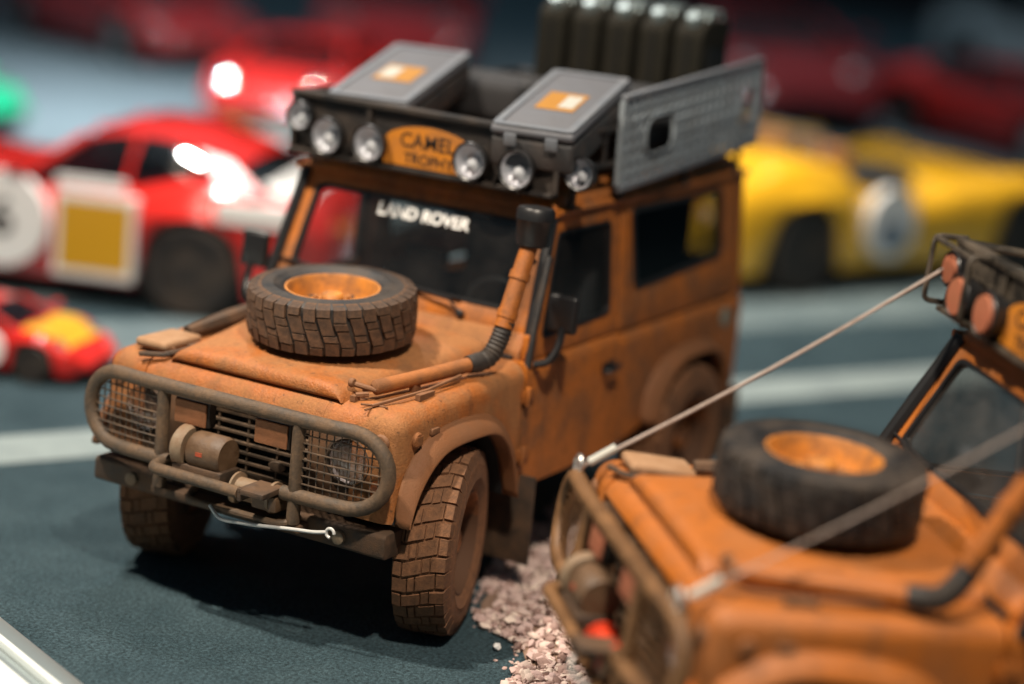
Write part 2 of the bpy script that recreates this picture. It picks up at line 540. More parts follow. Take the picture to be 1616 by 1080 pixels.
def wheel(name, parent, M, tyre_mat, rim_mat, blocks, hubmat='rim_mud', side_mat=None):
    rim = MB()
    rim.lathe([(0.212, -0.10), (0.226, -0.105), (0.240, 0.104), (0.238, 0.113), (0.228, 0.114), (0.220, 0.100), (0.212, 0.050), (0.198, 0.012), (0.170, 0.006),
               (0.140, 0.030), (0.105, 0.042), (0.072, 0.040), (0.070, 0.036), (0.0, 0.036)], (0, 0, 0), (0, 1, 0), 40)
    rim.lathe([(0.058, 0.03), (0.058, 0.066), (0.048, 0.08), (0.0, 0.082)], (0, 0, 0), (0, 1, 0), 20)
    for k in range(5):
        a = 2 * PI * k / 5
        rim.lathe([(0.014, 0.03), (0.014, 0.058), (0.008, 0.063), (0, 0.063)], (0.085 * math.cos(a), 0, 0.085 * math.sin(a)), (0, 1, 0), 6)
    w = build(rim, name, rim_mat, parent)
    w.matrix_local = M
    t = MB()
    t.lathe([(0.213, -0.104), (0.222, -0.118), (0.28, -0.132), (0.34, -0.134), (0.375, -0.126), (0.396, -0.112), (0.4085, -0.06), (0.409, 0), (0.4085, 0.06), (0.396, 0.112),
             (0.375, 0.124), (0.34, 0.130), (0.30, 0.130), (0.292, 0.133), (0.285, 0.129), (0.26, 0.122), (0.240, 0.114), (0.230, 0.104)], (0, 0, 0), (0, 1, 0), 72, caps=False)
    build(t, 'tyre', side_mat or tyre_mat, w)
    if not blocks: allb = MB()
    for row in range(4):
        var = [block_mesh(row, tyre_mat, q) for q in (0, 1)]
        off = 0.0
        for k in range(NCOL):
            a = 2 * PI * (k + off) / NCOL
            me, vs, fs = var[k % 2]
            rot = Matrix.Rotation(a + random.uniform(-.008, .008), 4, 'Y') @ Matrix.Diagonal((1 + random.uniform(-.010, .004), 1, random.uniform(.93, 1.04), 1))
            if blocks:
                o = bpy.data.objects.new('tread_block', me)
                col.objects.link(o)
                o.parent = w
                o.matrix_local = rot
            else: allb.add(vs, fs, rot)
    if not blocks:
        o = build(allb, 'tread', tyre_mat, w, flat=True)
    else:
        ms = MB()
        for k in range(5):
            a = 2 * PI * (k + 0.5) / 5
            ms.lathe([(0.022, 0.006), (0.022, 0.028), (0.0, 0.028)], (0.160 * math.cos(a), 0, 0.158 * math.sin(a)), (0, 1, 0), 10)
        build(ms, 'rim_slot', 'ink', w)
    return w


# ------------------------------------------------------------------ the expedition truck
def arch(cx, top=0.915, f=0.50, r=-0.47, zf=0.60, zr=0.53):
    return [(cx + r, zr), (cx + r + .04, 0.66), (cx + r + .11, 0.79), (cx + r + .22, top - .012), (cx - .10, top), (cx + .12, top), (cx + f - .24, top - .016), (cx + f - .12, 0.80), (cx + f - .045, 0.70), (cx + f - .01, zf)]


def truck(label, near=False):
    T = thing('off_road_truck', label, 'truck model', 'expedition truck models')
    PB = 'paint_near_lit' if near else 'paint'
    PT = 'paint_near_lit' if near else 'paint_top'
    BAR = 'bar_near' if near else 'bar_mud'
    RK = 'rack_near' if near else 'rack_black'
    ink = 'ink'
    # chassis
    for s in (-1, 1): build(MB().box(-3.0, 0.45, s * .42 - .05, s * .42 + .05, 0.46, 0.555), 'chassis_rail', 'grille_black', T)
    build(MB().box(-2.9, -0.5, -.60, .60, 0.56, 0.60), 'floor_pan', 'grille_black', T)
    for x in (0, -2.36):
        a = MB()
        a.tube([(x, -.66, .42), (x, .66, .42)], 0.045, 10)
        a.lathe([(0.02, -.13), (0.12, -.08), (.15, 0), (.12, .08), (.02, .13)], (x, .12, .42), (1, 0, 0), 16)
        build(a, 'axle', 'rubber_mud', T)
    for s in (-1, 1):
        # front wing
        side = [(0.505, 0.60), (0.505, 1.066), (-0.55, 1.135), (-0.55, 0.52)] + arch(0)[:-2] + [(.41, .72), (.40, .60)]
        wg = MB().prism(side, 'y', s * .56, s * .79)
        build(wg, 'front_wing', PT, T, bevel=0.085, seg=7, clamp=False, sel=lambda p, e: (abs(abs(p.y) - .79) < 1e-3 and (p.z > 1.0 or p.x > 0.49)) or (p.z > 1.06 and p.x > .5))
        top = MB().prism([(0.503, 0.98), (0.494, 1.012), (0.47, 1.045), (0.435, 1.063), (0.40, 1.071), (-0.55, 1.133), (-0.55, 1.07), (.40, 1.0)], 'y', s * .40, s * .558)
        build(top, 'wing_top', PT, T)
        inner = MB().box(-0.54, 0.46, s * .50, s * .556, 0.5, 1.02)
        build(inner, 'inner_wing', 'interior', T)
        fl = MB()
        for cx, name in ((0, 'front'), (-2.36, 'rear')):
            zf, f = (0.60, 0.50) if cx == 0 else (0.60, 0.46)
            zr = 0.53
            inn = arch(cx, 0.895, f=f - .015, r=-.455, zf=zf, zr=zr)
            if cx == 0:
                out = [(cx - .545, zr), (cx - .52, .68), (cx - .44, .85), (cx - .28, .955), (cx - .10, .985), (cx + .12, .985), (cx + .28, .96), (cx + .42, .87), (cx + .487, .75), (cx + .498, .60)]
            else:
                out = [(cx - .54, zr), (cx - .52, .68), (cx - .44, .85), (cx - .28, .935), (cx - .10, .955), (cx + .12, .955), (cx + .28, .93), (cx + .42, .86), (cx + .50, .75), (cx + .53, .60)]
            poly = inn + out[::-1]
            m = MB()
            n = len(inn)
            # curved flare: outer edge lies on the body, inner edge stands proud
            ya, yb, yc = s * .792, s * .868, s * .78
            rows = [[(p[0], ya, p[1]) for p in out], [((p[0] * .55 + q[0] * .45), s * .842, p[1] * .55 + q[1] * .45) for p, q in zip(out, inn)],
                    [(q[0] * .94 + p[0] * .06, yb, q[1] * .94 + p[1] * .06) for p, q in zip(out, inn)], [(q[0], yb - s * .006, q[1]) for q in inn], [(q[0], yc, q[1]) for q in inn]]
            m.sheet(rows)
            ends = build(m, 'wheel_arch', 'flare' if not near else PB, T, ang=60)
            ends.modifiers.new('round', 'SUBSURF').render_levels = 2
            sol = ends.modifiers.new('thick', 'SOLIDIFY'); sol.thickness = 0.008
            # dark well
            wl = MB().sheet([[(q[0], s * .785, q[1]) for q in inn], [(q[0], s * .45, q[1]) for q in inn]])
            wl.box(cx - .5, cx + .47, s * .44, s * .45, .5, .9)
            build(wl, 'wheel_well', 'interior', T)
        # rear tub
        ar = arch(-2.36, f=0.46)
        tub = [(-1.535, 0.53), (-1.535, 1.125), (-3.02, 1.125), (-3.02, 0.60)] + ar
        tb = MB().prism(tub, 'y', s * .58, s * .79)
        build(tb, 'side_panel', PB, T, bevel=0.075, seg=6, sel=lambda p, e: abs(abs(p.y) - .79) < 1e-3 and p.z > 1.1)
        # upper side with window
        def slope(z): return s * (.765 - (z - 1.12) * .075)
        o2 = rpoly([(-1.535, 1.13), (-1.535, 1.80), (-3.02, 1.80), (-3.02, 1.13)], 0.01, 5)
        i2 = rpoly([(-1.70, 1.315), (-1.64, 1.735), (-2.72, 1.735), (-2.76, 1.36)], 0.05, 5)
        up_ = MB().ringpanel([(p[0], slope(p[1]), p[1]) for p in o2], [(p[0], slope(p[1]), p[1]) for p in i2], (0, -s * .03, 0))
        sp = build(up_, 'upper_side', PB, T, bevel=0.006)
        i3 = rpoly([(-1.728, 1.34), (-1.668, 1.708), (-2.692, 1.708), (-2.732, 1.385)], 0.04, 5)
        fr = MB().ringpanel([(p[0], slope(p[1]) + s * .006, p[1]) for p in i2], [(p[0], slope(p[1]) + s * .006, p[1]) for p in i3], (0, -s * .03, 0))
        build(fr, 'window_seal', 'black_plastic', T)
        gl = MB().add([(p[0], slope(p[1]) - s * .008, p[1]) for p in i3], [tuple(range(len(i3)))])
        build(gl, 'window_pane', 'glass_dark', T, flat=True)
        # door
        dn = MB().prism([(-0.565, 0.53), (-0.565, 1.13), (-1.52, 1.13), (-1.52, 0.53)], 'y', s * .70, s * .793)
        door = build(dn, 'door', PB, T, bevel=0.06, seg=6, sel=lambda p, e: abs(abs(p.y) - .793) < 1e-3 and p.z > 1.1)
        od = rpoly([(-0.64, 1.135), (-0.855, 1.775), (-1.515, 1.775), (-1.515, 1.135)], 0.02, 5)
        idr = rpoly([(-0.735, 1.215), (-0.875, 1.70), (-1.415, 1.70), (-1.435, 1.235)], 0.04, 5)
        ff = MB().ringpanel([(p[0], slope(p[1]), p[1]) for p in od], [(p[0], slope(p[1]), p[1]) for p in idr], (0, -s * .03, 0))
        build(ff, 'door_frame', PB, door, bevel=0.005)
        id2 = rpoly([(-0.752, 1.228), (-0.888, 1.686), (-1.402, 1.686), (-1.42, 1.25)], 0.035, 5)
        fs_ = MB().ringpanel([(p[0], slope(p[1]) + s * .005, p[1]) for p in idr], [(p[0], slope(p[1]) + s * .005, p[1]) for p in id2], (0, -s * .025, 0))
        build(fs_, 'window_seal', 'black_plastic', door)
        gl = MB().add([(p[0], slope(p[1]) - s * .010, p[1]) for p in id2], [tuple(range(len(id2)))])
        build(gl, 'window_pane', 'glass', door, flat=True)
        hd = MB().prism([(-1.34, .955), (-1.46, .955), (-1.47, 1.005), (-1.335, 1.0)], 'y', s * .79, s * .803)
        hd.tube(path([(-1.345, s * .80, .965), (-1.355, s * .835, .968), (-1.455, s * .835, .985)], .02, 3), 0.012, 8)
        build(hd, 'door_handle', 'black_plastic', door)
        for z in (0.70, 0.98):
            hg = MB()
            hg.box(-.64, -.53, s * .792, s * .806, z - .03, z + .03)
            hg.tube([(-.56, s * .812, z - .045), (-.56, s * .812, z + .045)], .014, 8)
            build(hg, 'hinge', PB, door, bevel=.004)
        # mirror on its arm
        if not (near and s < 0):
            mi = MB()
            mi.box(-.74, -.69, s * .87 - .075, s * .87 + .075, 1.27, 1.45)
            mr = build(mi, 'door_mirror', 'black_plastic', T, bevel=.02, seg=3)
            am = MB().tube(path([(-.62, s * .795, 1.12), (-.64, s * .86, 1.14), (-.68, s * .885, 1.22), (-.70, s * .88, 1.30)], .04, 4), .018, 8)
            build(am, 'mirror_arm', 'black_plastic', mr)
            g2 = MB().box(-.745, -.741, s * .87 - .062, s * .87 + .062, 1.285, 1.435)
            build(g2, 'mirror_glass', 'steel', mr)
        # marker lamps on the wing
        mk = MB().lathe([(.036, 0), (.036, .008), (.030, .016), (0, .018)], (.37, s * .79, .955), (0, s, 0), 20)
        for k in range(-2, 3): mk.box(.37 + k * .011 - .002, .37 + k * .011 + .002, s * .806, s * .811, .935, .975)
        build(mk, 'wing_badge', 'pipe_mud', T)
        mk = MB().box(.20, .265, s * .785, s * .806, .955, .985)
        build(mk, 'side_repeater', 'tool_mud', T, bevel=.005)
        # mud flap, darkened with the bumper colour to hold its shadow
        mf = MB().box(-.60, -.585, s * .60, s * .88, .17, .60)
        build(mf, 'mud_flap', 'bumper_mud', T, bevel=.006)
        mf = MB().box(-2.93, -2.915, s * .60, s * .88, .20, .62)
        build(mf, 'mud_flap', 'bumper_mud', T, bevel=.006)
        # roof gutter and pillar trim
        gt = MB().tube([(-.83, s * .722, 1.79), (-3.03, s * .722, 1.80)], .018, 8)
        build(gt, 'roof_gutter', PB, T)
        # pillar
        pl = MB().prism([(-.60, s * .73), (-.70, s * .73), (-.70, s * .765), (-.60, s * .765)], 'z', 1.13, 1.25)
        build(pl, 'scuttle_end', PB, T, bevel=.008)
    # round badge on the rear flank
    bd = MB().lathe([(.055, 0), (.055, .006), (0, .007)], (-2.81, .79, 1.02), (0, 1, 0), 24)
    build(bd, 'round_badge', 'badge_green', T)
    # bonnet: crowned sheet with rounded edges
    bo = MB()
    rows = []
    for i in range(15):
        t = i / 14
        x = 0.40 - t * .955
        zt = 1.137 + 0.068 * t
        base = 1.068 + 0.065 * t
        w = .455 + .115 * t
        row = [(x, -w - .012, base - .006), (x, -w, base + .02), (x, -w + .035, zt - .006), (x, -w * .6, zt + .004), (x, 0, zt + .008), (x, w * .6, zt + .004), (x, w - .035, zt - .006), (x, w, base + .02), (x, w + .012, base - .006)]
        rows.append(row)
    front = [[(fx, y * fw, min(z, fz)) for x, y, z in rows[0]] for fx, fz, fw in ((.428, 1.136, .995), (.446, 1.125, .985), (.456, 1.106, .975), (.459, 1.082, .97), (.452, 1.070, .97), (.42, 1.062, .97))]
    bo.sheet(front[::-1] + rows)
    bonnet = build(bo, 'bonnet', PT, T, ang=60)
    bonnet.modifiers.new('sub', 'SUBSURF').render_levels = 2
    for s in (-1, 1):
        ct = MB()
        ct.box(.38, .42, s * .475, s * .50, 1.07, 1.095)
        ct.tube([(.40, s * .49, 1.095), (.36, s * .53, 1.10)], .012, 6)
        build(ct, 'bonnet_catch', 'tool_mud', bonnet)
    st = MB()   # dark box filling the gap under the screen, shade put in as colour
    st.box(-.60, -.55, -.70, .70, 1.02, 1.15)
    build(st, 'scuttle_gap_shade', 'interior', T)
    sc = MB().prism([(-.585, 1.10), (-.585, 1.17), (-.635, 1.245), (-.70, 1.245), (-.70, 1.10)], 'y', -.73, .73)
    build(sc, 'scuttle', PT, T, bevel=.012)
    # front panel
    for s in (-1, 1):
        build(MB().box(.44, .487, s * .325, s * .70, .62, .985), 'front_panel', 'panel_brown', T, bevel=.012)
    tp = MB().prism([(0.503, 0.98), (0.494, 1.012), (0.47, 1.045), (0.435, 1.063), (0.40, 1.071), (.20, 1.083), (.20, 1.0), (.40, 1.0)], 'y', -.399, .399)
    build(tp, 'front_crossmember', PT, T)
    gr = MB().box(.42, .436, -.33, .33, .60, 1.04)
    grille = build(gr, 'grille', 'grille_black', T)
    for k in range(9):
        z = .655 + k * .042
        sl = MB().prism([(.445, z), (.478, z - .006), (.478, z + .004), (.445, z + .010)], 'y', -.32, .32)
        build(sl, 'grille_slat', 'slat_mud', grille)
    for y in (-.32, -.16, 0, .16, .32):
        sl = MB().box(.455, .474, y - .004, y + .004, .64, 1.01)
        build(sl, 'grille_bar', 'slat_mud', grille)
    bg_ = MB().lathe([(1, 0), (1, .1), (.9, .16), (0, .18)], (0, 0, 0), (1, 0, 0), 20, Matrix.Translation((.478, .17, .72)) @ Matrix.Diagonal((.06, .045, .022, 1)))
    build(bg_, 'oval_badge', 'slat_mud', grille)
    vl = MB().box(.40, .455, -.77, .77, .585, .66)
    build(vl, 'front_valance', 'panel_brown', T, bevel=.01)
    for s in (-1, 1):
        hz = MB().lathe([(.118, 0), (.118, .012), (.104, .02), (.098, .012), (.098, 0)], (.488, s * .545, .83), (1, 0, 0), 32, caps=False)
        hl = build(hz, 'headlight', 'bumper_mud', T)
        rf = MB().lathe([(.094, .012), (.08, -.02), (.055, -.045), (.02, -.06), (0, -.06)], (.490, s * .545, .83), (1, 0, 0), 28, caps=False)
        build(rf, 'reflector', 'headlamp_bowl', hl)
        ln = MB().lathe([(.097, .016), (.08, .026), (.045, .036), (0, .04)], (.490, s * .545, .83), (1, 0, 0), 28)
        build(ln, 'lens', 'lens', hl)
        bl = MB().lathe([(.02, -.05), (.02, -.02), (.0, -.012)], (.490, s * .545, .83), (1, 0, 0), 12)
        build(bl, 'bulb', 'steel', hl)
        ind = MB().lathe([(.045, 0), (.045, .014), (.03, .03), (0, .033)], (.488, s * .70, .74), (1, 0, 0), 20)
        build(ind, 'indicator_lamp', 'indicator_orange' if s > 0 else 'tool_mud', T)
        ind = MB().lathe([(.04, 0), (.04, .014), (.03, .025), (0, .028)], (.488, s * .70, .95), (1, 0, 0), 20)
        build(ind, 'side_lamp', 'tool_mud', T)
    # bull bar: stadium loop, curling back a little at the ends
    loop = []
    zt, zb = 1.0, .665
    zc, rz = (zt + zb) / 2, (zt - zb) / 2
    def bx(y): return .615 - max(0, abs(y) - .45) ** 1.5 * .20
    for k in range(13):
        y = -.62 + 1.24 * k / 12
        loop.append((bx(y), y, zt))
    for k in range(1, 12):
        a = PI / 2 - PI * k / 12
        y = .62 + rz * 1.05 * math.cos(a)
        loop.append((bx(y), y, zc + rz * math.sin(a)))
    for k in range(13):
        y = .62 - 1.24 * k / 12
        loop.append((bx(y), y, zb))
    for k in range(1, 12):
        a = -PI / 2 - PI * k / 12
        y = -.62 + rz * 1.05 * math.cos(a)
        loop.append((bx(y), y, zc + rz * math.sin(a)))
    # leave the lower middle open for the winch
    i0 = [i for i, p in enumerate(loop) if abs(p[2] - zb) < 1e-6 and p[1] < .33][0]
    i1 = [i for i, p in enumerate(loop) if abs(p[2] - zb) < 1e-6 and p[1] < -.30][0]
    run = loop[i1:] + loop[:i0]
    run = [(.615, -.31, zb)] + run + [(.615, .30, zb)]
    bull = build(MB().tube(run, .033, 14), 'bull_bar', BAR, T)
    for y in (-.36, .36):
        build(MB().tube([(.612, y, zt), (.612, y, .54)], .030, 12), 'upright', BAR, bull)
    # forward hoop round the winch
    hp = MB().tube(path([(.60, -.33, .665), (.72, -.325, .655), (.735, .16, .655)], .04, 4), .027, 12)
    build(hp, 'winch_hoop', BAR, bull)
    br = MB()
    br.box(.60, .76, .165, .185, .625, .685)
    br.prism([(.60, .66), (.76, .655), (.76, .682), (.60, .688)], 'y', .17, .30)
    build(br, 'fairlead_bracket', 'bumper_mud', bull, bevel=.006)
    lo = MB().tube(path([(.55, -.20, .565), (.63, -.19, .52), (.66, .33, .535), (.56, .36, .55)], .04, 4), .018, 10)
    build(lo, 'lower_hoop', BAR, bull)
    # headlight guards
    for s in (-1, 1):
        gd = MB()
        ys = [.39 + .036 * k for k in range(12)]
        def half(y):
            if y < .62: return rz - .03
            d = (y - .62) / (rz * 1.05)
            return max(0, (rz - .02) * math.sqrt(max(0, 1 - d * d)))
        for y in ys:
            h = half(y)
            if h > .02: gd.tube([(bx(y) - .004, s * y, zc - h), (bx(y) - .004, s * y, zc + h)], .0036 if not near else .002, 5)
        for k in range(-4, 5):
            z = k * .036
            if abs(z) < rz - .03:
                yy = .62 + rz * 1.05 * math.sqrt(max(0, 1 - (z / rz) ** 2)) - .015
                pts = [(bx(y) + .003, s * y, zc + z) for y in (.385, .46, .54, .62, .68, yy)]
                gd.tube(pts, .0036 if not near else .002, 5)
        build(gd, 'headlight_guard', 'slat_mud' if not near else 'bar_near', bull)
        cv = MB().box(.545, .60, s * .215 - .095, s * .215 + .095, .845, .960)
        dl = build(cv, 'driving_lamp', 'grille_black', bull, bevel=.01)
        cv = MB().box(.604, .614, s * .215 - .085, s * .215 + .085, .850, .955)
        build(cv, 'lamp_cover', 'lamp_cover' if not near else 'cover_pink', dl, bevel=.004) if False else build(cv, 'lamp_cover', 'lamp_cover' if not near else 'cover_pink', bull, bevel=.006)
    # bumper
    bp = MB().prism([(.40, .455), (.40, .568), (.53, .568), (.545, .555), (.545, .468), (.53, .455)], 'y', -.785, .785)
    bumper = build(bp, 'bumper', 'bumper_mud', T, bevel=.008)
    wt = MB().box(.546, .62, -.40, .40, .50, .535)
    build(wt, 'winch_tray', 'bumper_mud', bumper, bevel=.006)
    for s in (-1, 1):
        tw = MB().lathe([(.03, 0), (.03, .02), (.018, .026), (0, .026)], (.545, s * .56, .51), (1, 0, 0), 12)
        build(tw, 'tow_bolt', 'winch_tan', bumper)
    # winch
    wn = MB().lathe([(.045, 0), (.076, .002), (.085, .02), (.085, .165), (.076, .18), (.0, .182)], (.62, -.17, .755), (0, 1, 0), 28)
    winch = build(wn, 'winch', 'winch_brown', T)
    build(MB().lathe([(.0, 0), (.075, 0), (.097, .02), (.097, .055), (.088, .07), (.0, .07)], (.62, -.255, .755), (0, 1, 0), 28), 'end_cap', 'winch_tan', winch)
    build(MB().box(.55, .70, -.235, .03, .63, .70), 'gear_housing', 'bumper_mud', winch, bevel=.012)
    build(MB().lathe([(.055, 0), (.07, .01), (.07, .02), (.05, .026), (.05, .20), (.07, .206), (.07, .22), (0, .22)], (.60, .04, .625), (0, 1, 0), 24), 'drum', 'winch_tan' if not near else 'decal_red', winch)
    build(MB().box(.56, .66, .17, .30, .575, .645), 'control_box', 'winch_brown', winch, bevel=.012)
    build(MB().box(.700, .7062, -.105, -.070, .752, .770), 'winch_label', 'label_red', winch)
    # winch rope with hook
    rp = path([(.65, -.05, .53), (.69, .03, .494), (.69, .20, .512), (.67, .40, .536), (.655, .50, .543), (.645, .555, .555)], .05, 4)
    rope = build(MB().tube(rp, .008, 8), 'winch_rope', 'rope_silver', T)
    hk = [(.645, .575 + .02 * math.cos(a), .555 + .02 * math.sin(a)) for a in [k * PI / 8 for k in range(0, 13)]]
    build(MB().tube(hk, .007, 8), 'rope_hook', 'rope_silver', rope)
    # windscreen
    def ws(p):   # (y, t) -> point on the screen plane, t = 0 base, 1 top
        y, t = p
        return Vector((-.655 - .205 * t, y * (.735 - .05 * t) / .735, 1.235 + .555 * t))
    nrm = Vector((.555, 0, .205)).normalized()
    o2 = rpoly([(-.735, 0), (.735, 0), (.735, 1), (-.735, 1)], .03, 6)
    i2 = rpoly([(-.655, .165), (.655, .165), (.655, .885), (-.655, .885)], .07, 6)
    frm = MB().ringpanel([ws(p) for p in o2], [ws(p) for p in i2], -nrm * .04)
    scr = build(frm, 'windscreen_frame', PB, T, bevel=.006)
    i3 = rpoly([(-.630, .195), (.630, .195), (.630, .855), (-.630, .855)], .06, 6)
    sl = MB().ringpanel([ws(p) + nrm * .006 for p in i2], [ws(p) + nrm * .006 for p in i3], -nrm * .03)
    build(sl, 'screen_seal', 'black_plastic', scr)
    gl = MB().add([ws(p) - nrm * .006 for p in i3], [tuple(range(len(i3)))])
    build(gl, 'windscreen_pane', 'glass' if not near else 'glass_grey', scr, flat=True)
    for s in (-1, 1):
        pl = MB().tube([ws((s * .742, -.02)) + nrm * .002, ws((s * .742, 1.0)) + nrm * .002], .030 if not near else .036, 10)
        build(pl, 'pillar_seal', 'black_plastic', scr)
    if not near:
        upv = Vector((-.205, 0, .555)).normalized()
        o = ws((.02, .765)) + nrm * .001
        words('LAND ROVER', .084, 'screen_lettering', 'letter_white', T, (0, 1, 0), upv, o, .0015, bold=.0022)
    for y, d in ((.36, -1), (-.30, -1)):
        wp = MB()
        b0 = ws((y, .06)) + nrm * .03
        tip = ws((y - .36, .20)) + nrm * .022
        wp.tube([b0, ws((y - .06, .15)) + nrm * .04, tip], .007, 6)
        wp.lathe([(.02, 0), (.02, .03), (0, .035)], ws((y, .06)), nrm, 10)
        wp.tube([ws((y - .02, .175)) + nrm * .012, ws((y - .44, .20)) + nrm * .012], .007, 6)
        build(wp, 'wiper', 'black_plastic', T)
    # roof
    rf = MB()
    rs = []
    for x, dz, dw in ((-.845, -.02, -.03), (-.87, .03, -.015), (-.95, .085, 0), (-1.1, .11, 0), (-2.9, .11, 0), (-3.0, .08, -.01), (-3.03, .0, -.02)):
        w = .715 + dw
        rs.append([(x, -w, 1.785), (x, -w, 1.80), (x, -w + .03, 1.80 + dz * .55 + .01), (x, -w + .12, 1.80 + dz * .85 + .01), (x, -.3, 1.81 + dz), (x, .3, 1.81 + dz), (x, w - .12, 1.80 + dz * .85 + .01), (x, w - .03, 1.80 + dz * .55 + .01), (x, w, 1.80), (x, w, 1.785)])
    rf.rings(rs)
    build(rf, 'roof', PB, T, ang=50)
    build(MB().box(-2.98, -.88, -.69, .69, 1.765, 1.783), 'headlining', 'interior', T)
    # rear end
    o2 = rpoly([(-.77, 1.13), (.77, 1.13), (.715, 1.79), (-.715, 1.79)], .02, 5)
    i2 = rpoly([(-.60, 1.30), (.60, 1.30), (.57, 1.72), (-.57, 1.72)], .05, 5)
    re = MB().ringpanel([(-3.02, p[0], p[1]) for p in o2], [(-3.02, p[0], p[1]) for p in i2], (.03, 0, 0))
    build(re, 'rear_upper', PB, T)
    build(MB().add([(-3.01, p[0], p[1]) for p in i2], [tuple(range(len(i2)))]), 'rear_pane', 'glass', T, flat=True)
    build(MB().box(-3.018, -2.97, -.775, .775, .55, 1.125), 'tailgate', PB, T, bevel=.01)
    # cabin
    build(MB().box(-.95, -.72, -.68, .68, 1.02, 1.20), 'dashboard', 'interior', T, bevel=.03)
    build(MB().box(-2.95, -.6, -.57, .57, .60, .66), 'cabin_floor', 'interior', T)
    sw = MB().tube([(-1.02 + .05 * math.sin(a), .38 + .19 * math.cos(a), 1.22 + .18 * math.sin(a)) for a in [2 * PI * k / 20 for k in range(20)]], .014, 8, True)
    sw.tube([(-.92, .38, 1.12), (-1.02, .38, 1.22)], .02, 8)
    sw.tube([(-1.02, .20, 1.22), (-1.02, .56, 1.22)], .012, 6)
    build(sw, 'steering_wheel', 'interior', T)
    for s in (-1, 1):
        se = MB()
        se.box(-1.50, -1.05, s * .38 - .22, s * .38 + .22, .86, 1.0)
        se.box(-1.60, -1.48, s * .38 - .22, s * .38 + .22, .95, 1.42 if s > 0 else 1.26)
        se.box(-1.58, -1.50, s * .38 - .13, s * .38 + .13, 1.42 if s > 0 else 1.26, 1.56 if s > 0 else 1.36)
        build(se, 'seat', 'seat_cloth', T, bevel=.03, seg=3)
    cg = MB().box(-2.66, -1.85, -.30, .60, .66, 1.75)  # added dark box; blocks the view through and keeps the cabin dark
    build(cg, 'cabin_blocker', 'seat_cloth', T, bevel=.03)
    bh = MB().box(-1.66, -1.63, -.20, .70, .66, 1.76)
    build(bh, 'cab_bulkhead', 'interior', T)
    # snorkel
    pts = path([(.345, .535, 1.125), (.33, .545, 1.128), (.05, .63, 1.150), (-.22, .70, 1.172)], .1, 4)
    sn = build(MB().tube(pts, [.018, .030] + [.034] * (len(pts) - 2), 14), 'snorkel', 'pipe_mud' if not near else PB, T)
    pts = path([(-.19, .69, 1.170), (-.30, .735, 1.185), (-.345, .755, 1.28), (-.365, .765, 1.36)], .10, 8)
    build(MB().tube(pts, [.041 + .005 * (k % 2) for k in range(len(pts))], 14), 'elbow_hose', 'rubber_clean', sn)
    build(MB().tube([(-.35, .762, 1.33), (-.485, .785, 1.70)], [.043, .040], 16), 'riser_pipe', PB, sn)
    for t in (.16, .62):
        p = Vector((-.35, .762, 1.33)).lerp(Vector((-.485, .785, 1.70)), t); d = Vector((-.135, .023, .37)).normalized()
        build(MB().tube([p - d * .018, p + d * .018], .048, 16), 'pipe_clamp', PB, sn)
    cp = MB().lathe([(.05, -.02), (.076, -.01), (.080, .01), (.086, .10), (.090, .105), (.090, .145), (.080, .16), (.03, .168), (0, .168)], (-.50, .788, 1.705), (-.05, 0, 1), 12)
    build(cp, 'intake_cap', 'black_plastic', sn)
    build(MB().tube([(-.47, .78, 1.62), (-.60, .75, 1.60)], .016, 8), 'pipe_bracket', 'black_plastic', sn)
    build(MB().tube([(-.60, .772, 1.10), (-.64, .765, 1.28), (-.76, .745, 1.60)], .020, 8), 'pillar_hose', 'rubber_clean', T)
    # tools strapped on the wings
    tl = MB()
    tl.tube([(.36, .50, 1.115), (.13, .615, 1.125), (-.20, .70, 1.15)], .012, 7)
    tl.tube([(.375, .46, 1.135), (.345, .56, 1.12)], .013, 7)
    tl.lathe([(.018, -.012), (.022, 0), (.018, .012)], (.38, .455, 1.14), (0, 1, 0), 10)
    tl.box(.10, .15, .60, .63, 1.09, 1.155)
    build(tl, 'jack_handle', 'tool_mud', T, bevel=.003)
    tl = MB()
    tl.tube([(.44, .60, 1.078), (.31, .655, 1.10), (.15, .69, 1.112), (-.10, .71, 1.14)], .008, 6)
    tl.tube([(.455, .555, 1.08), (.42, .585, 1.076), (.40, .64, 1.075), (.42, .665, 1.08)], .005, 5)
    tl.tube([(.49, .60, 1.070), (.44, .60, 1.072), (.36, .60, 1.08)], .005, 5)
    tl.box(.12, .24, .69, .715, 1.085, 1.112)
    build(tl, 'wing_tool', 'tool_mud', T)
    tl = MB().box(.17, .44, -.68, -.50, 1.085, 1.13)
    build(tl, 'wing_box', 'box_dust', T, bevel=.02, seg=3)
    tl = MB()
    tl.tube([(.50, -.60, 1.075), (.46, -.50, 1.082), (.40, -.46, 1.095), (.26, -.44, 1.105), (.16, -.38, 1.13)], .012, 6)
    tl.tube([(.16, -.60, 1.12), (-.10, -.55, 1.16), (-.32, -.56, 1.18)], [.03, .045, .03], 8)
    tl.box(.20, .32, -.475, -.43, 1.09, 1.112)
    build(tl, 'wing_strap', 'bumper_mud', T)
    # wheels
    for x in (0, -2.36):
        for s in (-1, 1):
            M = Matrix.Translation((x, s * .745, .415)) @ Matrix.Rotation(R(18) if x == 0 and not near else 0, 4, 'Z') @ (Matrix.Rotation(PI, 4, 'Z') if s < 0 else Matrix.Identity(4))
            wheel('wheel', T, M, 'rubber_mud', 'rim_mud', (not near) and x == 0 and s == 1)
    cx, cy = ((-.045, .045) if not near else (-.08, .03))
    M = Matrix.Translation((cx, cy, 1.325 if not near else 1.335)) @ Matrix.Rotation(R(5), 4, 'Y') @ Matrix.Rotation(PI / 2, 4, 'X') @ Matrix.Scale(.91, 4)
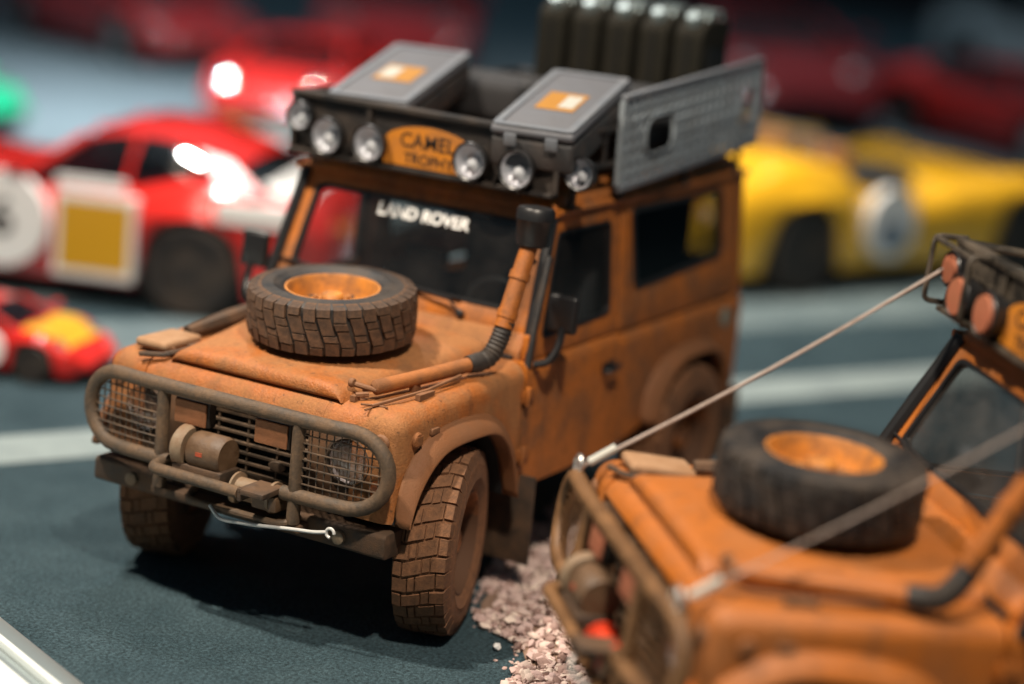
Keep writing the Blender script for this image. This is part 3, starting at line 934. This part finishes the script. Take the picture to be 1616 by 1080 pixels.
    wheel('spare_wheel', T, M, 'rubber' if not near else 'rubber_clean', 'rim_paint', not near, side_mat='rubber_clean')
    # roof rack
    zf, zr, yw, x0, x1 = 1.985, 2.155, .735, -.80, -2.98
    rk = MB()
    for z in (zr, zf):
        rk.tube([(x0, -yw, z), (x0, yw, z), (x1, yw, z), (x1, -yw, z)], .018, 8, True)
    for y in (-yw, yw):
        for k in range(6):
            x = x0 + (x1 - x0) * k / 5
            rk.tube([(x, y, zf), (x, y, zr)], .013, 6)
    rack = build(rk, 'roof_rack', RK, T)
    for k in range(11):
        x = x0 - .1 - k * .19
        build(MB().box(x - .03, x + .03, -yw + .01, yw - .01, zf - .012, zf + .008), 'rack_slat', RK, rack)
    for s in (-1, 1):
        for x in (-.95, -1.45, -2.2, -2.85):
            build(MB().tube([(x, s * yw, zf), (x, s * .735, 1.80)], .018, 8), 'rack_leg', RK, rack)
    fpn = MB().box(x0 + .012, x0 + .020, -yw, yw, 1.885, 2.145)
    build(fpn, 'front_screen', RK, rack)
    build(MB().box(x0 - .02, x0 + .05, -yw - .02, yw + .02, 2.145, 2.172), 'front_rail', RK, rack, bevel=.006)
    build(MB().box(x0 - .01, x0 + .07, -yw, yw, 1.87, 1.892), 'lamp_rail', RK, rack, bevel=.005)
    for y in (-yw, -.30, .42, yw):
        build(MB().box(x0 + .021, x0 + .04, y - .012, y + .012, 1.89, 2.15), 'rack_post', RK, rack)
    # sign: arched top
    sg = [(-.19, 1.90), (.29, 1.90), (.29, 2.01)] + [(.05 + .24 * math.cos(a), 2.01 + .085 * math.sin(a)) for a in [PI * k / 14 for k in range(1, 14)]] + [(-.19, 2.01)]
    sign = build(MB().prism(sg, 'x', x0 + .045, x0 + .057), 'rally_sign', 'sign_yellow', rack)
    cen = (.05, 1.985)
    sg2 = [(cen[0] + (p[0] - cen[0]) * 1.05, cen[1] + (p[1] - cen[1]) * 1.08) for p in sg]
    build(MB().prism(sg2, 'x', x0 + .042, x0 + .044), 'sign_border', ink, rack)
    words('CAMEL', .098, 'sign_lettering', ink, rack, (0, 1, 0), (0, 0, 1), (x0 + .058, .05, 2.022), .0012, bold=.0008)
    words('TROPHY', .070, 'sign_lettering', ink, rack, (0, 1, 0), (0, 0, 1), (x0 + .058, .06, 1.938), .0012, bold=.0008)
    # lamps
    for y, z, x, r in ((-.675, 2.055, -.735, .070), (-.49, 1.985, -.70, .088), (-.245, 1.985, -.70, .088), (.315, 1.985, -.70, .088), (.565, 1.985, -.70, .090), (.835, 2.0, -.81, .076)):
        hs = MB().lathe([(.02, -.085), (r * .6, -.08), (r * .95, -.03), (r * 1.02, 0), (r * 1.06, .012), (r * 1.0, .022), (r * .90, .014)], (x, y, z), (1, 0, -.06), 28, caps=False)
        hs.tube([(x - .03, y, z - r), (x - .04, y, z - r - .03 if abs(y) < .7 else z)], .012, 6)
        lp = build(hs, 'spot_lamp', 'black_plastic', rack) if False else build(hs, 'spot_lamp', 'black_plastic', T)
        if near:
            build(MB().lathe([(r * .86, .012), (r * .8, .028), (0, .032)], (x, y, z), (1, 0, -.06), 28), 'lamp_cover', 'cover_pink', lp)
        else:
            build(MB().lathe([(r * .93, .006), (r * .82, -.020), (r * .55, -.040), (r * .2, -.050), (0, -.051)], (x, y, z), (1, 0, -.06), 28, caps=False), 'reflector', 'frosted', lp)
            build(MB().lathe([(r * .95, .012), (r * .7, .022), (0, .03)], (x, y, z), (1, 0, -.06), 28), 'lens', 'lens', lp)
            build(MB().lathe([(r * .34, -.05), (r * .34, -.020), (r * .26, -.004), (r * .12, .003), (0, .005)], (x, y, z - r * .2), (1, 0, -.06), 12), 'bulb', 'letter_white', lp)  # bulb made large, white and low, painting the lamp's bright centre
    if near:
        for s in (-1, 1):
            a = Vector((.60, s * .66, 1.03)); b = Vector((-.78, s * .72, 2.10))
            n = 60
            cb = MB()
            pts = [a.lerp(b, k / n) - Vector((0, 0, .03 * math.sin(PI * k / n))) for k in range(n + 1)]
            cb.tube(pts, .0080 if s < 0 else .0048, 8)
            ca = build(cb, 'limb_cable', 'cable_steel', T)
            ring = [(.60, s * .66 + .035 * math.cos(t), 1.045 + .035 * math.sin(t)) for t in [2 * PI * k / 16 for k in range(16)]]
            build(MB().tube(ring, .011, 8, True), 'cable_shackle', 'steel', ca)
            d = (b - a).normalized()
            build(MB().tube([a + d * .05, a + d * .17], .017, 10), 'cable_sleeve', 'print_white', ca)
        for y0, y1 in ((-.76, -.42), (.45, .87)):   # lamp guard hoops on the rack front
            gf = MB()
            gf.tube(path([(-.80, y0, 1.90), (-.68, y0, 1.90), (-.66, y0, 2.16), (-.80, y0, 2.17)], .03, 3), .012, 6)
            gf.tube(path([(-.80, y1, 1.90), (-.68, y1, 1.90), (-.66, y1, 2.16), (-.80, y1, 2.17)], .03, 3), .012, 6)
            gf.tube([(-.665, y0, 2.155), (-.665, y1, 2.155)], .012, 6)
            build(gf, 'lamp_guard', RK, rack)
    return T


hero = truck('muddy orange expedition truck model in focus, three spot lamps each side of its roof sign')
near = truck('bright orange truck model at lower right with steel cables from bull bar to roof rack', near=True)
near.location = (.824, 2.488, -.004)
near.rotation_euler = (Matrix.Rotation(R(-47.23), 3, 'Z') @ Matrix.Rotation(R(-6.57), 3, 'Y') @ Matrix.Rotation(R(-2.4), 3, 'X')).to_euler()


# ------------------------------------------------------------------ load on the hero's rack
def case(fm, rm, width, label, white_side):
    fm, rm = Vector(fm), Vector(rm)
    L = (rm - fm).length
    T = thing('aluminium_case', label, 'case', 'aluminium cases on the roof rack')
    ex = (fm - rm).normalized()
    ey = Vector((0, 0, 1)).cross(ex).normalized()
    ez = ex.cross(ey)
    M = Matrix(((ex.x, ey.x, ez.x, fm.x), (ex.y, ey.y, ez.y, fm.y), (ex.z, ey.z, ez.z, fm.z), (0, 0, 0, 1)))
    T.matrix_world = M
    h = width / 2
    build(MB().box(-L, 0, -h, h, -.20, -.055), 'case_body', 'case_side', T, bevel=.02, seg=3)
    lid = build(MB().box(-L - .004, .004, -h - .004, h + .004, -.05, 0), 'lid', 'aluminium', T, bevel=.022, seg=3)
    o2 = rpoly([(-L + .004, -h + .004), (-.004, -h + .004), (-.004, h - .004), (-L + .004, h - .004)], .03, 4)
    i2 = rpoly([(-L + .04, -h + .04), (-.04, -h + .04), (-.04, h - .04), (-L + .04, h - .04)], .02, 4)
    build(MB().ringpanel([(p[0], p[1], .001) for p in o2], [(p[0], p[1], .001) for p in i2], (0, 0, .007)), 'lid_rim', 'alu_edge', lid)
    c = -L * .48
    dh = width * .24
    build(MB().box(c - .13, c + .13, -dh, dh, .001, .003), 'sticker', 'gold', lid)
    y0, y1 = (0.005, dh - .015) if white_side > 0 else (-dh + .015, -.005)
    build(MB().box(c - .09, c + .09, y0, y1, .0035, .005), 'sticker_print', 'print_white', lid)
    for y in (-h * .5, h * .5):
        build(MB().box(.004, .018, y - .03, y + .03, -.09, -.03), 'latch', 'alu_edge', T, bevel=.004)
    return T


case((-.70, .62, 2.180), (-1.56, .465, 2.365), .40, 'aluminium case with gold sticker at the windscreen corner nearer the snorkel', 1)
case((-.88, -.40, 2.165), (-1.80, -.60, 2.345), .42, 'aluminium case with gold sticker on the far side of the roof rack', -1)


def jerrycan(x, y, z, label):
    T = thing('jerrycan', label, 'jerrycan', 'jerrycans upright on the roof rack', (x, y, z))
    pr = rpoly([(-.17, 0), (.17, 0), (.17, .44), (.10, .50), (-.17, .50)], .035, 4)
    b = build(MB().prism([(p[0], p[1]) for p in pr], 'y', -.082, .082), 'can_body', 'olive', T, bevel=.02, seg=3)
    for s in (-1, 1):
        build(MB().prism([(-.11, .10), (.11, .10), (.11, .36), (-.11, .36)], 'y', s * .082, s * .09), 'pressed_panel', 'olive_dark', T, bevel=.006)
    build(MB().box(.171, .176, -.012, .012, .04, .42), 'weld_seam', 'olive_dark', T)
    h = MB()
    for y2 in (-.05, 0, .05): h.tube(path([(-.13, y2, .49), (-.12, y2, .545), (.04, y2, .545), (.06, y2, .50)], .03, 3), .011, 6)
    build(h, 'carry_handle', 'can_top', T)
    build(MB().lathe([(.035, 0), (.035, .05), (.03, .06), (0, .06)], (.115, 0, .475), (.5, 0, .8), 14), 'filler_cap', 'can_top', T)
    return T


names = ['jerrycan on the far end of the roof row', 'second olive jerrycan from the far end of the roof row', 'middle olive jerrycan in the roof row of five',
         'fourth olive jerrycan from the far end, beside the last one', 'olive jerrycan at the near end of the row, behind the perforated plate']
build_board = build(MB().box(-2.92, -2.42, -.45, .70, 2.0, 2.113), 'load_board', 'case_side', None, bevel=.01)
tag(build_board, 'dark flat board under the jerrycans at the rear of the rack', 'board')
for k in range(5):
    jerrycan(-2.66, -.29 + k * .205, 2.115, names[k])

def bag(x0, x1, y0, y1, z1, label):
    T = thing('backing_bag', label, 'bag', 'black bags added on the roof rack')  # added dark cargo; the one behind the ladder darkens its holes
    build(MB().box(x0, x1, y0, y1, 2.0, z1), 'bag_body', 'seat_cloth', T, bevel=.06, seg=4)
    for k in (.28, .72):
        x = x0 + (x1 - x0) * k
        build(MB().box(x - .018, x + .018, y0 - .004, y1 + .004, 2.004, z1 + .004), 'strap', 'olive_dark', T, bevel=.05, seg=4)


bag(-2.36, -1.58, .20, .70, 2.27, 'added black strapped bag, dark backing behind the perforated plate and near case')
bag(-2.36, -1.85, -.66, -.10, 2.22, 'added black strapped bag behind the far case, in front of the jerrycans')

# perforated sand ladder on the flank of the rack
lad = thing('sand_ladder', 'grey perforated metal sand ladder fixed upright along the roof rack flank', 'sand ladder')
LX0, LX1, LH = 0.0, -1.64, .44
cells = []
nx, nz = 20, 7
lm = MB()
holes = set()
dx, dz = (LX1 - LX0) / nx, LH / nz
for i in range(nx):
    for j in range(nz):
        if (i in (3, 4, 5, 6) and j in (2, 3, 4)) or (i in (17, 18) and j in (2, 3, 4)): continue
        xa, za = LX0 + dx * i, dz * j
        o2 = rpoly([(xa, za), (xa + dx, za), (xa + dx, za + dz), (xa, za + dz)], .001, 2)
        cx, cz = xa + dx / 2, za + dz / 2
        rr = .0265 if 0 < i < nx - 1 else .020
        m = len(o2)
        inn = []
        for p in o2:
            a = math.atan2(p[1] - cz, p[0] - cx)
            inn.append((cx + rr * math.cos(a), cz + rr * math.sin(a)))
        lm.ringpanel([(p[0], 0, p[1]) for p in o2], [(p[0], 0, p[1]) for p in inn], (0, -.014, 0))
build(lm, 'perforated_plate', 'ladder_alu', lad, flat=True)
for z in (0, LH):
    build(MB().box(LX1, LX0, -.022, .012, z - .016, z + .016), 'edge_fold', 'alu_edge', lad, bevel=.005)
for i in (0, nx):
    build(MB().box(LX0 + dx * i - .012, LX0 + dx * i + .012, -.02, .008, .0165, LH - .0165), 'end_fold', 'ladder_alu', lad)
for x0_, x1_ in ((3, 7), (17, 19)):
    hp = rpoly([(LX0 + dx * x0_, 2 * dz), (LX0 + dx * x1_, 2 * dz), (LX0 + dx * x1_, 5 * dz), (LX0 + dx * x0_, 5 * dz)], .09, 5)
    hp2 = [((p[0] - hp[0][0]), p[1]) for p in hp]
    ce = Vector((LX0 + dx * (x0_ + x1_) / 2, 3.5 * dz))
    inn = [ce + (Vector(p) - ce) * .94 for p in hp]
    build(MB().ringpanel([(p[0], 0, p[1]) for p in hp], [(p[0], 0, p[1]) for p in inn], (0, .012, 0)), 'hand_hole', 'ladder_alu', lad)
lad.location = (-1.35, .772, 1.865)
lad.rotation_euler = (0, R(3.9), 0)

# ------------------------------------------------------------------ gravel bed under the near truck
edge = [(-2.4, .25), (-1.75, .36), (-1.45, .42), (-1.0, .52), (-.62, .66), (-.27, .80), (-.13, .95), (-.07, 1.14), (.10, 1.25), (.30, 1.34), (.62, 1.42), (1.0, 1.72), (1.5, 2.0), (2.0, 2.6)]


def edge_y(x):
    for (a, ya), (b, yb) in zip(edge, edge[1:]):
        if a <= x <= b: return ya + (yb - ya) * (x - a) / (b - a)
    return edge[0][1] if x < edge[0][0] else edge[-1][1]


def bed_h(x, y):
    d = y - edge_y(x)
    return 0.012 + .10 * max(0, min(1, d / .9)) * (1 + .5 * noise.noise((x * 2, y * 2, 3)))


bedm = MB()
rows = []
for i in range(46):
    x = -2.3 + i * .095
    e = edge_y(x)
    rows.append([(x, e + .02 + .03 * noise.noise((x * 9, 0, 5)) + (4.6 - e) * (k / 30) ** 1.3, bed_h(x, e + (4.6 - e) * (k / 30) ** 1.3) - .004) for k in range(31)])
bedm.sheet(rows)
mat('bed', (0.20, 0.12, 0.08), 0.9, dust=(0.30, 0.2, 0.15), amount=0.7, scale=14, grain=0.6)
gm = mat('stone', (0.42, 0.28, 0.22), 0.85, grain=0.5, gscale=60, var=0)
nt = gm.node_tree
ge = nt.nodes.new('ShaderNodeNewGeometry')
cr = nt.nodes.new('ShaderNodeValToRGB')
els = cr.color_ramp.elements
els[0].position = 0; els[0].color = (0.20, 0.12, 0.10, 1)
els[1].position = 1; els[1].color = (0.72, 0.60, 0.52, 1)
for p, c in ((.25, (0.42, 0.29, 0.26, 1)), (.5, (0.52, 0.38, 0.36, 1)), (.75, (0.56, 0.43, 0.39, 1))):
    e = els.new(p); e.color = c
nt.links.new(ge.outputs['Random Per Island'], cr.inputs[0])
nt.links.new(cr.outputs[0], nt.nodes['Principled BSDF'].inputs['Base Color'])
bed = build(bedm, 'gravel_bed', 'bed')
structure(bed)
ico = bmesh.new()
bmesh.ops.create_icosphere(ico, subdivisions=1, radius=1)
IV = [v.co.copy() for v in ico.verts]; IF = [tuple(v.index for v in f.verts) for f in ico.faces]
ico.free()


def stone(mb, p, r):
    sd = random.random() * 50
    M = Matrix.Translation(p) @ Matrix.Rotation(random.random() * 6.3, 4, 'Z') @ Matrix.Rotation(random.uniform(-.8, .8), 4, 'X') @ Matrix.Diagonal((r * random.uniform(.9, 1.6), r * random.uniform(.7, 1.1), r * random.uniform(.5, .9), 1))
    mb.add([v * (1 + .45 * noise.noise(v * 1.3 + Vector((sd, 0, 0)))) for v in IV], IF, M)


gv = MB()
n = 0
while n < 12000:
    x = random.uniform(-2.2, 1.2)
    d = random.random() ** 1.4 * 1.9
    y = edge_y(x) + d - .015
    r = random.uniform(.007, .015) if random.random() < .78 else random.uniform(.014, .030)
    if d < .10 and noise.noise((x * 7, y * 7, 0)) < -.15: continue
    stone(gv, (x, y, bed_h(x, y) + r * random.uniform(.0, .7)), r)
    n += 1
for k in range(110):
    x = random.uniform(-1.6, .9)
    y = edge_y(x) - abs(random.gauss(0, .045))
    r = random.uniform(.004, .010)
    stone(gv, (x, y, r * .5), r)
gr = build(gv, 'gravel', 'stone', ang=50)
gr['kind'] = 'stuff'
tag(gr, 'pinkish tan gravel heaped between the two orange trucks', 'gravel')
pb = MB()
stone(pb, (.05, 1.105, .018), .024)
tag(build(pb, 'pebble', 'sticker_white'), 'single white pebble lying loose on the dark road', 'pebble')


# ------------------------------------------------------------------ background model cars
def coupe(label, loc, heading, paint, scale=1.0, group='model cars in the background', roadster=False, glass='glass_dark', number=None, stickers=(), nose=None, roundel=None, dark_rims=False, lamps='dark_lamp', cab=(1.0, 0.0)):
    def gx(x): return -1.75 + (x + 1.75) * cab[0]
    T = thing('sports_car', label, 'model car', group, (loc[0], loc[1], loc[2] if len(loc) > 2 else 0))
    T.rotation_euler = (0, 0, heading)
    T.scale = (scale,) * 3
    if roadster:
        top = [(-2.15, .62), (-1.95, .86), (-1.35, 1.0), (-.88, .95), (-.62, .72), (.15, .70), (.45, .78), (1.0, .80), (1.4, .80), (1.9, .62), (2.2, .40)]
    else:
        top = [(-2.2, .70), (-2.05, .90), (-1.35, .95), (-.4, .86), (.7, .84), (1.3, .80), (1.85, .62), (2.2, .42)]
    wid = [(-2.2, .72), (-1.9, .90), (-1.25, .955), (-.4, .90), (.6, .90), (1.25, .95), (1.8, .88), (2.2, .62)]
    sill = .17
    bm_ = MB()
    rs = []
    for i in range(61):
        x = -2.2 + 4.4 * i / 60
        w = lerp_tab(wid, x); zt = lerp_tab(top, x)
        zb = sill + (.10 if abs(x) > 2 else 0)
        for xw in (-1.28, 1.28):
            if abs(x - xw) < .385: zb = max(zb, .34 + math.sqrt(.385 ** 2 - (x - xw) ** 2) * .98 - .02)
        fen = .06 * math.exp(-((x - 1.28) / .45) ** 2) + .05 * math.exp(-((x + 1.28) / .5) ** 2)
        zs = min(zt - .04, .66 + fen * 1.2)
        zs = max(zs, zb + .03) if zb < zt - .08 else zt - .04
        half = [(w * .93, zb), (w * .985, zb + (zs - zb) * .35), (w, zb + (zs - zb) * .7), (w * .985, zs), (w * .93, zs + (zt - zs) * .55 + fen * .5), (w * .80, zs + (zt - zs) * .85 + fen), (w * .5, zt), (0, zt + .015)]
        rs.append([(x, y, z) for y, z in half] + [(x, -y, z) for y, z in half[::-1][1:]])
    bm_.sheet(rs)
    for e in (rs[0], rs[-1]): bm_.add(e, [tuple(range(len(e)))])
    build(bm_, 'body', paint, T, ang=75, merge=True)
    build(MB().box(-2.1, 2.1, -.62, .62, .14, .30), 'floor_pan', 'interior', T)
    for xw in (-1.28, 1.28):
        for s in (-1, 1):
            well = MB()
            well.lathe([(.40, 0), (.40, .30), (0, .30)], (xw, s * .80, .34), (0, -s, 0), 24)
            build(well, 'wheel_well', 'interior', T)
    for xw in (-1.28, 1.28):
        for s in (-1, 1):
            M = Matrix.Translation((xw, s * .80, .335))
            t = build(MB().lathe([(.20, -.10), (.30, -.12), (.335, -.09), (.335, .09), (.30, .12), (.21, .11)], (0, 0, 0), (0, s, 0), 32, caps=False), 'wheel', 'rubber_clean', T)
            t.matrix_local = M
            rm = MB().lathe([(.215, .095), (.20, .10), (.19, .06), (.07, .05), (.06, .09), (0, .09)], (0, 0, 0), (0, s, 0), 32)
            build(rm, 'rim', 'rubber_clean' if number or dark_rims else 'steel', t)
    if roadster:
        ck = []
        for i in range(9):
            x = -.75 + 1.25 * i / 8
            h = .62 * math.sqrt(max(.02, 1 - ((x + .12) / .64) ** 2))
            ck.append([(x, -h, lerp_tab(top, x) + .025), (x, -h * .6, lerp_tab(top, x) + .03), (x, 0, lerp_tab(top, x) + .033), (x, h * .6, lerp_tab(top, x) + .03), (x, h, lerp_tab(top, x) + .025)])
        build(MB().sheet(ck), 'cockpit', 'interior', T)
        for s in (-1, 1):
            build(MB().box(-.62, -.45, s * .30 - .2, s * .30 + .2, .80, 1.02), 'seat', 'tan_seat', T, bevel=.05, seg=3)
        build(MB().box(-.40, .28, -.50, .50, .70, .755), 'cockpit_floor', 'interior', T, bevel=.02)
        wsn = MB().sheet([[(.42 - .10 * abs(y) * 2, y, .80) for y in (-.6, -.3, 0, .3, .6)], [(.22 - .12 * abs(y) * 2, y, 1.02) for y in (-.55, -.28, 0, .28, .55)]])
        build(wsn, 'windscreen', 'glass', T)
        build(MB().tube([(-.9, -.55, .92), (-.85, -.5, 1.12), (-.85, .5, 1.12), (-.9, .55, .92)], .025, 8), 'roll_bar', 'steel', T)
    else:
        rf = [(-1.75, .93), (-1.2, 1.05), (-.55, 1.12), (-.05, 1.125), (.25, 1.09), (.95, .82)]
        gh = []
        for i in range(25):
            x = -1.75 + 2.70 * i / 24
            zt = lerp_tab(rf, x) + cab[1] * math.sin(PI * max(0, min(1, (x + 1.75) / 2.7)))
            x = gx(x)
            b = lerp_tab(top, x) - .04
            zt = max(zt, b + .01)
            k = (zt - b) / .40
            gh.append([(x, y, z) for y, z in ((-.80, b), (-.74, b + (zt - b) * .45), (-.62, b + (zt - b) * .9), (-.45, zt), (0, zt + .01), (.45, zt), (.62, b + (zt - b) * .9), (.74, b + (zt - b) * .45), (.80, b))])
        build(MB().sheet(gh), 'greenhouse', glass, T, ang=70)
        # roof skin and pillars over the glass
        rr = []
        for i in range(25):
            x = -1.75 + 2.70 * i / 24
            if x > .30 or x < -1.5: continue
            r0 = gh[i]
            rr.append([(p[0], p[1] * 1.012, p[2] + .012) for p in r0[2:7]])
        build(MB().sheet(rr), 'roof_skin', paint, T, ang=70)
        for s in (-1, 1):
            build(MB().tube([(gx(.93), s * .76, .84), (gx(.28), s * .60, 1.08 + cab[1] * .7)], .035, 8), 'pillar', paint, T)
            bp_ = [(gx(-1.78), s * .82, .90), (gx(-1.30), s * .79, .93), (gx(-.95), s * .66, 1.06 + cab[1] * .8), (gx(-1.3), s * .62, 1.03 + cab[1] * .5)]
            build(MB().tube([(gx(-.25), s * .805, .84), (gx(-.30), s * .64, 1.08 + cab[1])], .022, 8), 'door_pillar', paint, T)
            build(MB().add(bp_, [(0, 1, 2, 3)]), 'quarter_panel', paint, T)
            build(MB().box(gx(.75), gx(.75) + .15, s * .94 - .08, s * .94 + .08, .90, 1.0), 'wing_mirror', paint, T, bevel=.03)
    for s in (-1, 1):
        hl = build(MB().lathe([(1, 0), (.9, .5), (.5, .9), (0, 1)], (0, 0, 0), (0, 0, 1), 20, Matrix.Translation((1.72, s * .62, lerp_tab(top, 1.72) - .03)) @ Matrix.Rotation(R(40), 4, 'Y') @ Matrix.Diagonal((.20, .16, .07, 1))), 'headlight', lamps, T)  # headlight domes enlarged and tilted to throw lamp glints
        build(MB().box(-2.21, -2.18, s * .55 - .12, s * .55 + .12, .62, .70), 'tail_lamp', 'decal_red', T)
    build(MB().box(2.10, 2.22, -.40, .40, .26, .38), 'air_intake', 'interior', T, bevel=.03)

    def side_patch(x0, x1, z0, z1, s, m, name, r=.02, off=.006, round_=False):
        pts = rpoly([(x0, z0), (x1, z0), (x1, z1), (x0, z1)], r, 6) if not round_ else [((x0 + x1) / 2 + (x1 - x0) / 2 * math.cos(a), (z0 + z1) / 2 + (z1 - z0) / 2 * math.sin(a)) for a in [2 * PI * k / 32 for k in range(32)]]
        v = [(p[0], s * (.955 + off), p[1]) for p in pts]
        return build(MB().prism([(p[0], p[1]) for p in pts], 'y', s * (.88), s * (.958 + off)), name, m, T)
    for a in stickers: side_patch(*a)
    if roundel:
        x, z, r, s = roundel
        side_patch(x - r, x + r, z - r, z + r, s, 'sticker_white', 'roundel', round_=True, off=.004)
        if number:
            words(number, r * 1.1, 'race_number', 'ink', T, (-s, 0, 0), (0, 0, 1), (x, s * .966, z), .002, bold=.008)
    if nose:
        patch = []
        for i in range(10):
            x = nose[0] + (nose[1] - nose[0]) * i / 9
            w = lerp_tab(wid, x); zt = lerp_tab(top, x)
            patch.append([(x, y * w, zt + .03 - .015 * abs(y) - (.08 if abs(y) > .8 else 0) + .06 * math.exp(-((x - 1.28) / .45) ** 2) * (abs(y) > .4)) for y in (-.86, -.66, -.45, -.2, 0, .2, .45, .66, .86)])
        build(MB().sheet(patch), 'bonnet_panel', nose[2], T, ang=70)
    return T


def place(gx, gy, heading, ax, ay, sc=1.0):
    # car origin such that the local point (ax, ay) stands on ground point (gx, gy)
    c, s = math.cos(heading), math.sin(heading)
    return (gx - sc * (ax * c - ay * s), gy - sc * (ax * s + ay * c))


# big red coupe: nose to the right, near-side front wheel at (-3.72, -3.51)
h = math.atan2(-2.60, .98)
coupe('red race coupe with white tail, yellow door square and white roundel, left', place(-3.80, -3.62, h, -1.28, .92), h, 'red_paint', number='6', cab=(.66, .10),
      roundel=(.06, .56, .33, 1), stickers=[(-.90, -.32, .22, .80, 1, 'sticker_white', 'door_sticker', .02, .004), (-.86, -.36, .27, .75, 1, 'sticker_yellow', 'sticker_field', .02, .008), (-2.0, -1.45, .72, .86, 1, 'sticker_white', 'tail_sticker', .05, .0), (-.80, -.30, .83, .90, 1, 'sticker_white', 'belt_streak', .03, -.03)], nose=(-2.05, -1.3, 'white_paint'))  # bright streak under the window put in as a white belt plate
h = math.atan2(1.2, -.2)
coupe('small red coupe with yellow bonnet panel in front of the big red coupe', (-1.93, -3.71), R(105), 'red_paint', .36, roundel=(.50, .50, .30, -1), number='2', nose=(1.0, 1.85, 'sticker_yellow'))
coupe('red coupe behind the far corner of the truck roof rack', (-12.9, -9.0), R(20), 'red_paint', .85, lamps='chrome')  # chrome on the headlights added for a bright glint
coupe('dark red coupe standing far back at upper left', (-16.0, -14.2), R(70), 'dark_red_paint', 1.05)
coupe('pale coupe behind the white tail of the red race coupe', (-7.6, -5.6), R(100), 'pale_paint', .62)
coupe('small gold coupe beyond the pale one, by the rack lamps', (-8.6, -6.9), R(95), 'gold_paint', .5)
coupe('green coupe cut by the left edge of the photo', (-8.0, -11.15), R(100), 'green_paint', .8)
h = math.atan2(1.07, -2.67)
coupe('yellow open race car with white roundel behind the truck tail', place(-8.55, -.95, h, -1.28, -.92, 1.12), h, 'yellow_paint', 1.12, dark_rims=True, roadster=True, roundel=(-.44, .52, .27, -1), stickers=[(-.56, -.30, .33, .53, -1, 'sticker_blue', 'roundel_print', .08, .012)])
coupe('dark red coupe behind the perforated sand ladder', (-20.5, -6.6), R(40), 'dark_red_paint', 1.25)
coupe('red coupe far back at upper right above the yellow car', (-20.3, -2.7), R(60), 'red_paint', 1.0)
coupe('white coupe far back in the upper right corner', (-30, -4.6), R(60), 'white_paint', 1.3)
coupe('dark red coupe far back between the rack cases', (-19.0, -11.6), R(30), 'dark_red_paint', 1.2)

# ------------------------------------------------------------------ bring everything to the scale of the models
for o in list(col.objects):
    if o.parent is None and o.type in ('MESH', 'EMPTY'):
        o.location = o.location * S
        o.scale = o.scale * S
